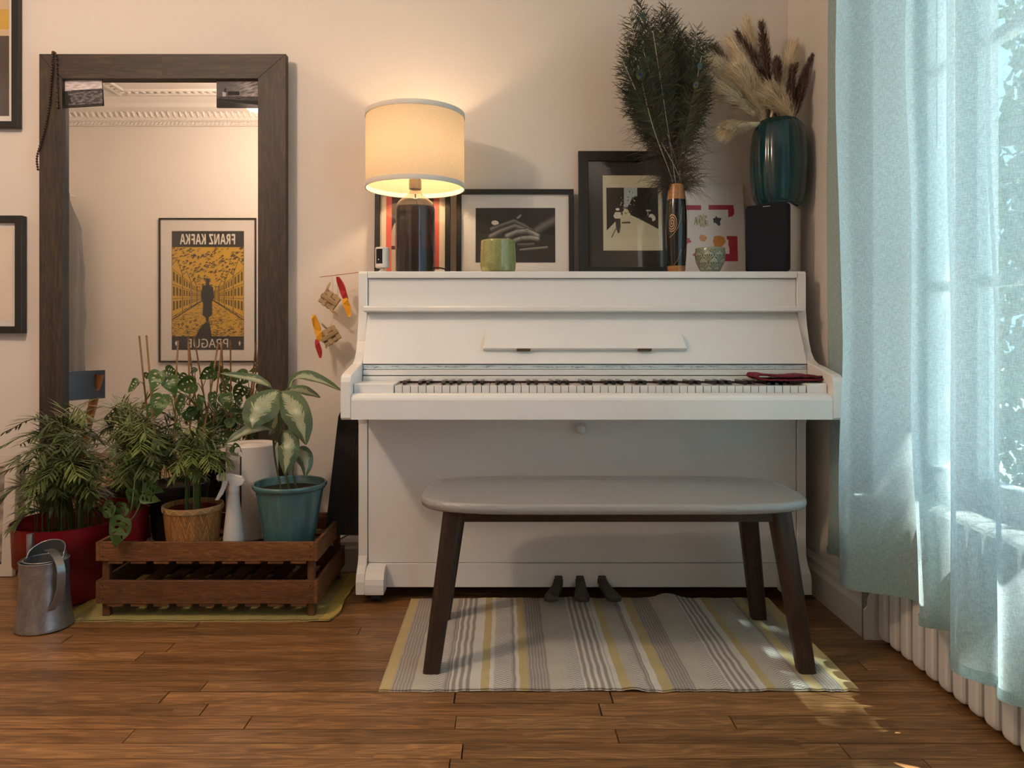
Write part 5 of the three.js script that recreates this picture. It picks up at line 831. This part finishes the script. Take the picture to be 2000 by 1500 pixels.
{ // woven bamboo basket with a small palm
  rnd = prng(171);
  const t = thing('potted_palm', 'small palm in a woven bamboo basket on the crate', 'plant', [-1.0, SL, -2.336]);
  t.position.z = -2.336;
  const wt = canvasTex(1024, 256, (c, w, h) => {            // herringbone of split bamboo
    c.fillStyle = '#5e3a1a'; c.fillRect(0, 0, w, h); rnd = prng(172); const cell = 24;
    for (let i = -1; i < w / cell + 1; i++) for (let j = -3; j < h / 9 + 3; j++) { const k = rr(0.8, 1.15), x = i * cell, y = j * 10, s = i % 2 ? 1 : -1; poly(c, [[x, y + s * 13], [x + cell, y - s * 13], [x + cell, y - s * 13 + 7], [x, y + s * 13 + 7]], `rgb(${168 * k | 0},${118 * k | 0},${64 * k | 0})`); }
  });
  const h = 0.148, g = lathe([[0, 0.0005], [0.070, 0.0005], [0.074, 0.004], [0.083, h * 0.5], [0.089, h * 0.9], [0.091, h], [0.088, h], [0.08, h * 0.5], [0, h * 0.5]], 60);
  obj('basket', g, std(0xffffff, 0.6, { map: rep(wt, 1, 1), bumpMap: rep(wt, 1, 1), bumpScale: 0.0015 }), t);
  const lace = []; for (let i = 0; i < 120; i++) { const a = i / 120 * 6.2832; lace.push(V(0.092 * Math.cos(a), h - 0.008 + 0.006 * Math.sin(i * 0.785), 0.092 * Math.sin(a))); }
  const bam = std(lin(0.42, 0.25, 0.10), 0.5);
  obj('rim_band', lathe([[0.0895, h - 0.016], [0.092, h - 0.016], [0.0925, h + 0.001], [0.0885, h + 0.002], [0.0885, h - 0.016]], 56), std(lin(0.30, 0.175, 0.07), 0.6), t);
  obj('rim_lacing', tube(lace, 0.0014, 240, 5, true), bam, t);
  obj('inner_pot', lathe([[0.074, h * 0.55], [0.079, h - 0.012], [0.077, h - 0.012], [0.072, h * 0.55]], 36), phys(lin(0.12, 0.01, 0.008), 0.4), t);
  obj('soil', new THREE.CylinderGeometry(0.074, 0.07, 0.01, 24).translate(0, h * 0.62, 0), soilMat, t);
  palm(t, V(0, h * 0.62, 0), 0.022, [[338, 880, -2.3], [360, 868, -2.35], [385, 862, -2.3], [410, 872, -2.3], [432, 885, -2.32], [450, 905, -2.36], [440, 925, -2.26], [410, 915, -2.22], [375, 905, -2.22], [345, 915, -2.22], [325, 900, -2.35], [395, 890, -2.4], [425, 860, -2.45], [365, 925, -2.24], [335, 935, -2.28], [380, 880, -2.35], [405, 900, -2.3], [355, 895, -2.3], [425, 905, -2.28], [390, 930, -2.26], [345, 870, -2.4]], 15, 0.056, 0.0034, 0.16);
}
{ // glazed teal pot with the variegated plant
  rnd = prng(181);
  const t = thing('potted_aglaonema', 'plant with large silver patched leaves in a glazed teal pot', 'plant', [-0.700, SL, -2.372]);
  t.name = 'potted_foliage_plant';
  const gt = dataTex(512, 256, (u, v) => { const a = fbm(u * 9, v * 4, 4), b = fbm(u * 60, v * 30, 2), k = 1 + 0.14 * a + 0.06 * b; return [0.27 * k, 0.43 * k, 0.44 * k]; });
  const h = 0.212;
  obj('pot', lathe([[0, 0.0005], [0.073, 0.0005], [0.077, 0.004], [0.108, h - 0.02], [0.114, h - 0.018], [0.119, h - 0.01], [0.119, h - 0.003], [0.115, h], [0.109, h - 0.003], [0.1, h * 0.7], [0, h * 0.7]], 60), phys(0xffffff, 0.22, { map: gt, clearcoat: 0.5, clearcoatRoughness: 0.12 }), t);
  obj('soil', new THREE.CylinderGeometry(0.104, 0.1, 0.01, 36).translate(0, h - 0.03, 0), soilMat, t);
  const lt = canvasTex(256, 512, (c, w, hh) => {           // pale ragged patch along the midrib of a grey green blade
    c.fillStyle = '#4d6244'; c.fillRect(0, 0, w, hh); rnd = prng(182);
    for (let i = 0; i < 240; i++) { c.strokeStyle = `rgba(${rr(60, 95)},${rr(88, 115)},${rr(62, 82)},.5)`; c.lineWidth = rr(2, 5); const x = w / 2, y = rnd() * hh; for (const s of [-1, 1]) { c.beginPath(); c.moveTo(x, y); c.quadraticCurveTo(x + s * 50, y - 50, x + s * 128, y - 90); c.stroke(); } }
    for (const s of [-1, 1]) for (let y = 30; y < hh - 20; y += 5) { const L = (38 + 34 * Math.abs(n2(y * 0.03, s)) + 26 * n2(y * 0.11, s * 3)) * Math.sin(Math.PI * clamp(y / hh * 0.95 + 0.04)); c.strokeStyle = `rgba(${rr(150, 172)},${rr(160, 178)},${rr(130, 146)},.9)`; c.lineWidth = 8; c.beginPath(); c.moveTo(w / 2, y + 12); c.quadraticCurveTo(w / 2 + s * L * 0.5, y, w / 2 + s * L, y - L * 0.7); c.stroke(); }
    c.strokeStyle = '#a9ad90'; c.lineWidth = 4; c.beginPath(); c.moveTo(w / 2, 0); c.lineTo(w / 2, hh); c.stroke();
  });
  const lm = phys(0xffffff, 0.38, { map: lt, transmission: 0.15, ...D2 });
  // a blade along a curve; up = the way its upper face looks
  function blade(pts, wide, up, cup) {
    const c = new THREE.CatmullRomCurve3(pts), N = 22, M = 8, pos = [], uv = [], idx = [];
    for (let j = 0; j <= N; j++) { const u = j / N, p = c.getPoint(u), tg = c.getTangent(u), sd = tg.clone().cross(up).normalize(), nn = sd.clone().cross(tg), w = wide * Math.pow(Math.sin(Math.PI * Math.pow(clamp(u * 0.985 + 0.008), 0.78)), 0.8); for (let i = 0; i <= M; i++) { const s = i / M * 2 - 1, q = p.clone().addScaledVector(sd, s * w).addScaledVector(nn, cup * w * (Math.abs(s) ** 1.4) + 0.05 * w * Math.sin(u * 16 + s)); pos.push(q.x, q.y, q.z); uv.push(0.5 + s * 0.5, 1 - u); if (i < M && j < N) { const a = j * (M + 1) + i; idx.push(a, a + M + 1, a + 1, a + 1, a + M + 1, a + M + 2); } } }
    const g = new THREE.BufferGeometry(); g.setAttribute('position', new THREE.Float32BufferAttribute(pos, 3)); g.setAttribute('uv', new THREE.Float32BufferAttribute(uv, 2)); g.setIndex(idx); g.computeVertexNormals(); return g;
  }
  const q = (px, py, z) => at(px, py, z).sub(t.position);
  const leaves = [
    [[546, 762, -2.36], [515, 785, -2.29], [497, 815, -2.26], [492, 838, -2.25], 0.056, V(0, 0.3, 1), -0.25],
    [[548, 765, -2.36], [568, 790, -2.28], [588, 830, -2.25], [598, 869, -2.25], 0.045, V(0, 0.3, 1), -0.25],
    [[530, 757, -2.37], [505, 745, -2.35], [470, 736, -2.33], [430, 729, -2.32], 0.024, V(0.1, 1, 0.55), 0.3],
    [[562, 762, -2.38], [580, 738, -2.37], [620, 742, -2.36], [668, 764, -2.35], 0.03, V(0, 1, 0.5), 0.3],
    [[556, 766, -2.40], [580, 763, -2.42], [605, 768, -2.43], [626, 777, -2.44], 0.026, V(0, 1, 0.6), 0.25],
    [[538, 842, -2.34], [505, 836, -2.30], [465, 852, -2.28], [440, 868, -2.27], 0.028, V(0, 1, 0.55), 0.25],
    [[552, 842, -2.34], [562, 862, -2.27], [560, 900, -2.25], [556, 928, -2.25], 0.034, V(0, 0.25, 1), -0.25],
    [[575, 878, -2.36], [590, 885, -2.31], [598, 905, -2.29], [596, 932, -2.285], 0.027, V(0.25, 0.3, 1), -0.25],
    [[552, 770, -2.42], [545, 800, -2.46], [535, 830, -2.48], [525, 850, -2.49], 0.03, V(0, 0.4, 1), -0.2],
  ];
  const crown = [V(0.0, h - 0.03, -0.005), q(548, 880, -2.37), q(545, 800, -2.38), q(548, 765, -2.38)];
  obj('stem', tube(crown, 0.0042, 24, 8), stemMat, t); obj('stem', tube([V(-0.02, h - 0.03, 0.02), q(538, 900, -2.345), q(533, 850, -2.34)], 0.0034, 16, 8), stemMat, t); obj('stem', tube([V(0.03, h - 0.03, 0.01), q(572, 925, -2.35), q(576, 890, -2.355)], 0.0034, 16, 8), stemMat, t);
  leaves.forEach(([a, b, c, d, w, up, cup], i) => {
    const pts = [q(...a), q(...b), q(...c), q(...d)]; const L = obj('leaf', blade(pts, w, up, cup), lm, t);
    const foot = i === 5 || i === 6 ? q(536, 872, -2.342) : i === 7 ? q(574, 905, -2.352) : q(547, 785 + i * 4, -2.38);
    obj('leaf_stalk', tube([foot, foot.clone().lerp(pts[0], 0.6).add(V(0, 0.004, 0.004)), pts[0], pts[0].clone().lerp(pts[1], 0.25)], 0.0021, 12, 6), stemMat, t); void L;
  });
}
{ // white cylinder air purifier
  const t = thing('air_purifier', 'white cylindrical air purifier with a dark slot, standing among the plants', 'air purifier', [-0.872, SL, -2.515]);
  const white = phys(lin(0.70, 0.66, 0.62), 0.4), r = 0.086, h = 0.318;
  obj('body', lathe([[0, 0.0005], [r - 0.004, 0.0005], [r, 0.005], [r, h - 0.006], [r - 0.003, h - 0.001], [r - 0.008, h], [r - 0.028, h], [r - 0.03, h - 0.006], [0, h - 0.006]], 64), white, t);
  obj('outlet_ring', new THREE.TorusGeometry(r - 0.042, 0.003, 8, 40).rotateX(Math.PI / 2).translate(0, h - 0.004, 0), white, t);
  const a = Math.PI * 0.5 + 0.42; obj('slot', box(-0.0022, 0.0022, 0.115, 0.285, -0.001, 0.0012).rotateY(0).applyMatrix4(new THREE.Matrix4().makeRotationY(-0.1)).translate(r * Math.sin(-0.1), 0, r * Math.cos(-0.1)), std(lin(0.012, 0.011, 0.011), 0.4), t); void a;
}
{ // spray bottle
  const t = thing('spray_bottle', 'white translucent spray bottle with trigger, before the air purifier', 'bottle', [-0.866, SL, -2.325], 0);
  const pl = phys(lin(0.72, 0.70, 0.68), 0.45, { transmission: 0.25 }), cap = phys(lin(0.66, 0.64, 0.62), 0.4);
  obj('bottle', lathe([[0, 0.0005], [0.031, 0.0005], [0.0335, 0.004], [0.033, 0.03], [0.027, 0.09], [0.0205, 0.15], [0.017, 0.178], [0.0145, 0.19], [0.0135, 0.2], [0, 0.2]], 40), pl, t);
  obj('collar', lathe([[0.0135, 0.19], [0.0165, 0.19], [0.0165, 0.208], [0.013, 0.214], [0, 0.214]], 24), cap, t);
  const s = new THREE.Shape([[0.03, 0.214], [0.034, 0.226], [0.026, 0.238], [-0.01, 0.247], [-0.044, 0.249], [-0.05, 0.243], [-0.05, 0.232], [-0.044, 0.228], [-0.014, 0.227], [-0.008, 0.208], [0.01, 0.206]].map((a) => new THREE.Vector2(...a)));
  obj('spray_head', new THREE.ExtrudeGeometry(s, { depth: 0.012, bevelEnabled: true, bevelSize: 0.003, bevelThickness: 0.003, bevelSegments: 3, bevelOffset: -0.002 }).translate(0, 0, -0.006), cap, t);
  const tr = new THREE.Shape([[-0.016, 0.228], [-0.03, 0.229], [-0.036, 0.205], [-0.048, 0.178], [-0.055, 0.166], [-0.047, 0.166], [-0.034, 0.183], [-0.022, 0.21]].map((a) => new THREE.Vector2(...a)));
  obj('trigger', new THREE.ExtrudeGeometry(tr, { depth: 0.007, bevelEnabled: true, bevelSize: 0.0015, bevelThickness: 0.0015, bevelSegments: 2 }).translate(0, 0, -0.0035), cap, t);
  t.rotation.y = 0.12;
}
{ // black case leaning on the piano
  const t = thing('black_case', 'tall flat black case leaning between the plant crate and the piano', 'case', [0, 0, 0]);
  const zf = -2.505, zb = -2.62, pts = [[X(634, zf), SL + 0.001], [X(703, zf), SL + 0.001], [X(703, zf) + 0.035, 0.585], [X(697, zf) + 0.03, 0.6], [X(664, zf), 0.615], [X(660, zf), 0.60]];
  const sh = new THREE.Shape(pts.map(([x, y]) => new THREE.Vector2(Math.min(x, -0.492), y)));
  obj('shell', new THREE.ExtrudeGeometry(sh, { depth: zf - zb - 0.008, bevelEnabled: true, bevelSize: 0.004, bevelThickness: 0.004, bevelOffset: -0.004, bevelSegments: 2 }).translate(0, 0, zb + 0.004), std(lin(0.009, 0.009, 0.010), 0.7), t);
  obj('zip_seam', tube([V(-0.545, 0.22, zf + 0.0012), V(-0.525, 0.4, zf + 0.0012), V(-0.508, 0.58, zf + 0.0012)], 0.0022, 12, 5), std(lin(0.02, 0.02, 0.022), 0.5), t);
  const cb = single('power_cable', tube([V(-0.60, 0.135, -2.66), V(-0.57, 0.15, -2.675), V(-0.55, 0.175, -2.68), V(-0.52, 0.2, -2.69), V(-0.495, 0.21, -2.70)], 0.003, 24, 6), std(lin(0.25, 0.23, 0.2), 0.6), 'pale power cable running along the wall behind the crate', 'cable'); void cb;
}
{ // galvanised watering can
  const t = thing('watering_can', 'small galvanised metal watering can with strap handle on the floor', 'watering can', [-1.392, 0.001, -2.20]);
  const zt = dataTex(512, 256, (u, v) => { const a = fbm(u * 9, v * 7, 4), b = fbm(u * 40, v * 40, 2), k = 0.62 + 0.08 * a + 0.05 * b; return [k, k * 1.01, k * 1.02]; });
  const zinc = std(0xffffff, 0.32, { map: zt, metalness: 0.8, ...D2 }), h = 0.2;
  obj('body', lathe([[0, 0.001], [0.078, 0.001], [0.0795, 0.004], [0.078, 0.012], [0.074, 0.035], [0.0685, 0.08], [0.066, 0.13], [0.0655, 0.158], [0.0675, 0.162], [0.0655, 0.166], [0.0675, 0.170], [0.0655, 0.174], [0.0655, h], [0.068, h + 0.002], [0.0655, h + 0.004], [0.064, h], [0.064, 0.13], [0.066, 0.08], [0.072, 0.01], [0, 0.006]], 56), zinc, t);
  // half hood over the mouth
  const N = 20, M = 10, pos = [], idx = [];
  for (let j = 0; j <= M; j++) for (let i = 0; i <= N; i++) { const a = mix(-0.15 * Math.PI, 1.15 * Math.PI, i / N), v = j / M, r = 0.0655 * (1 - 0.18 * v), y = h + 0.045 * v * Math.max(0, Math.sin(a)) ** 0.6 * 1.0; pos.push(r * Math.cos(a), y, -r * Math.sin(a)); if (i < N && j < M) { const k = j * (N + 1) + i; idx.push(k, k + N + 1, k + 1, k + 1, k + N + 1, k + N + 2); } }
  const hg = new THREE.BufferGeometry(); hg.setAttribute('position', new THREE.Float32BufferAttribute(pos, 3)); hg.setIndex(idx); hg.computeVertexNormals(); obj('hood', hg, zinc, t);
  const rimPts = []; for (let i = 0; i <= 40; i++) { const a = i / 40 * 2 * Math.PI; rimPts.push(V(0.0545 * Math.cos(a), h + 0.004 + 0.042 * Math.max(0, Math.sin(a)) ** 0.6, -0.0545 * Math.sin(a))); } rimPts.pop(); obj('mouth_ring', tube(rimPts, 0.0022, 60, 6, true), zinc, t);
  // strap handle on the side towards the crate, front
  const hc = new THREE.CatmullRomCurve3([V(0.005, h + 0.028, -0.01), V(0.04, h + 0.03, 0.02), V(0.075, h + 0.0, 0.045), V(0.082, 0.15, 0.05), V(0.07, 0.1, 0.046), V(0.052, 0.065, 0.05)]), sp = [], si = [], hn = 40;
  const wdir = V(-0.72, 0, 0.69).cross(V(0, 1, 0)).normalize(); void wdir;
  for (let i = 0; i <= hn; i++) { const p = hc.getPoint(i / hn), tg = hc.getTangent(i / hn), sd = V(0.55, 0, -0.83), w = 0.0115, nn = sd.clone().cross(tg).normalize().multiplyScalar(0.0012); for (const [s, k] of [[-1, 1], [1, 1], [1, -1], [-1, -1]]) { const q = p.clone().addScaledVector(sd, s * w).addScaledVector(nn, k); sp.push(q.x, q.y, q.z); } if (i < hn) for (let e = 0; e < 4; e++) { const a = i * 4 + e, b = i * 4 + (e + 1) % 4; si.push(a, b, a + 4, b, b + 4, a + 4); } }
  const sg = new THREE.BufferGeometry(); sg.setAttribute('position', new THREE.Float32BufferAttribute(sp, 3)); sg.setIndex(si); obj('handle', toCreasedNormals(sg, 0.8), zinc, t);
  obj('spout', tube([V(-0.06, 0.05, -0.03), V(-0.075, 0.12, -0.045), V(-0.078, 0.19, -0.055), V(-0.082, 0.262, -0.06)], 0.0105, 24, 12), zinc, t);
}
renderer.render(scene, camera);
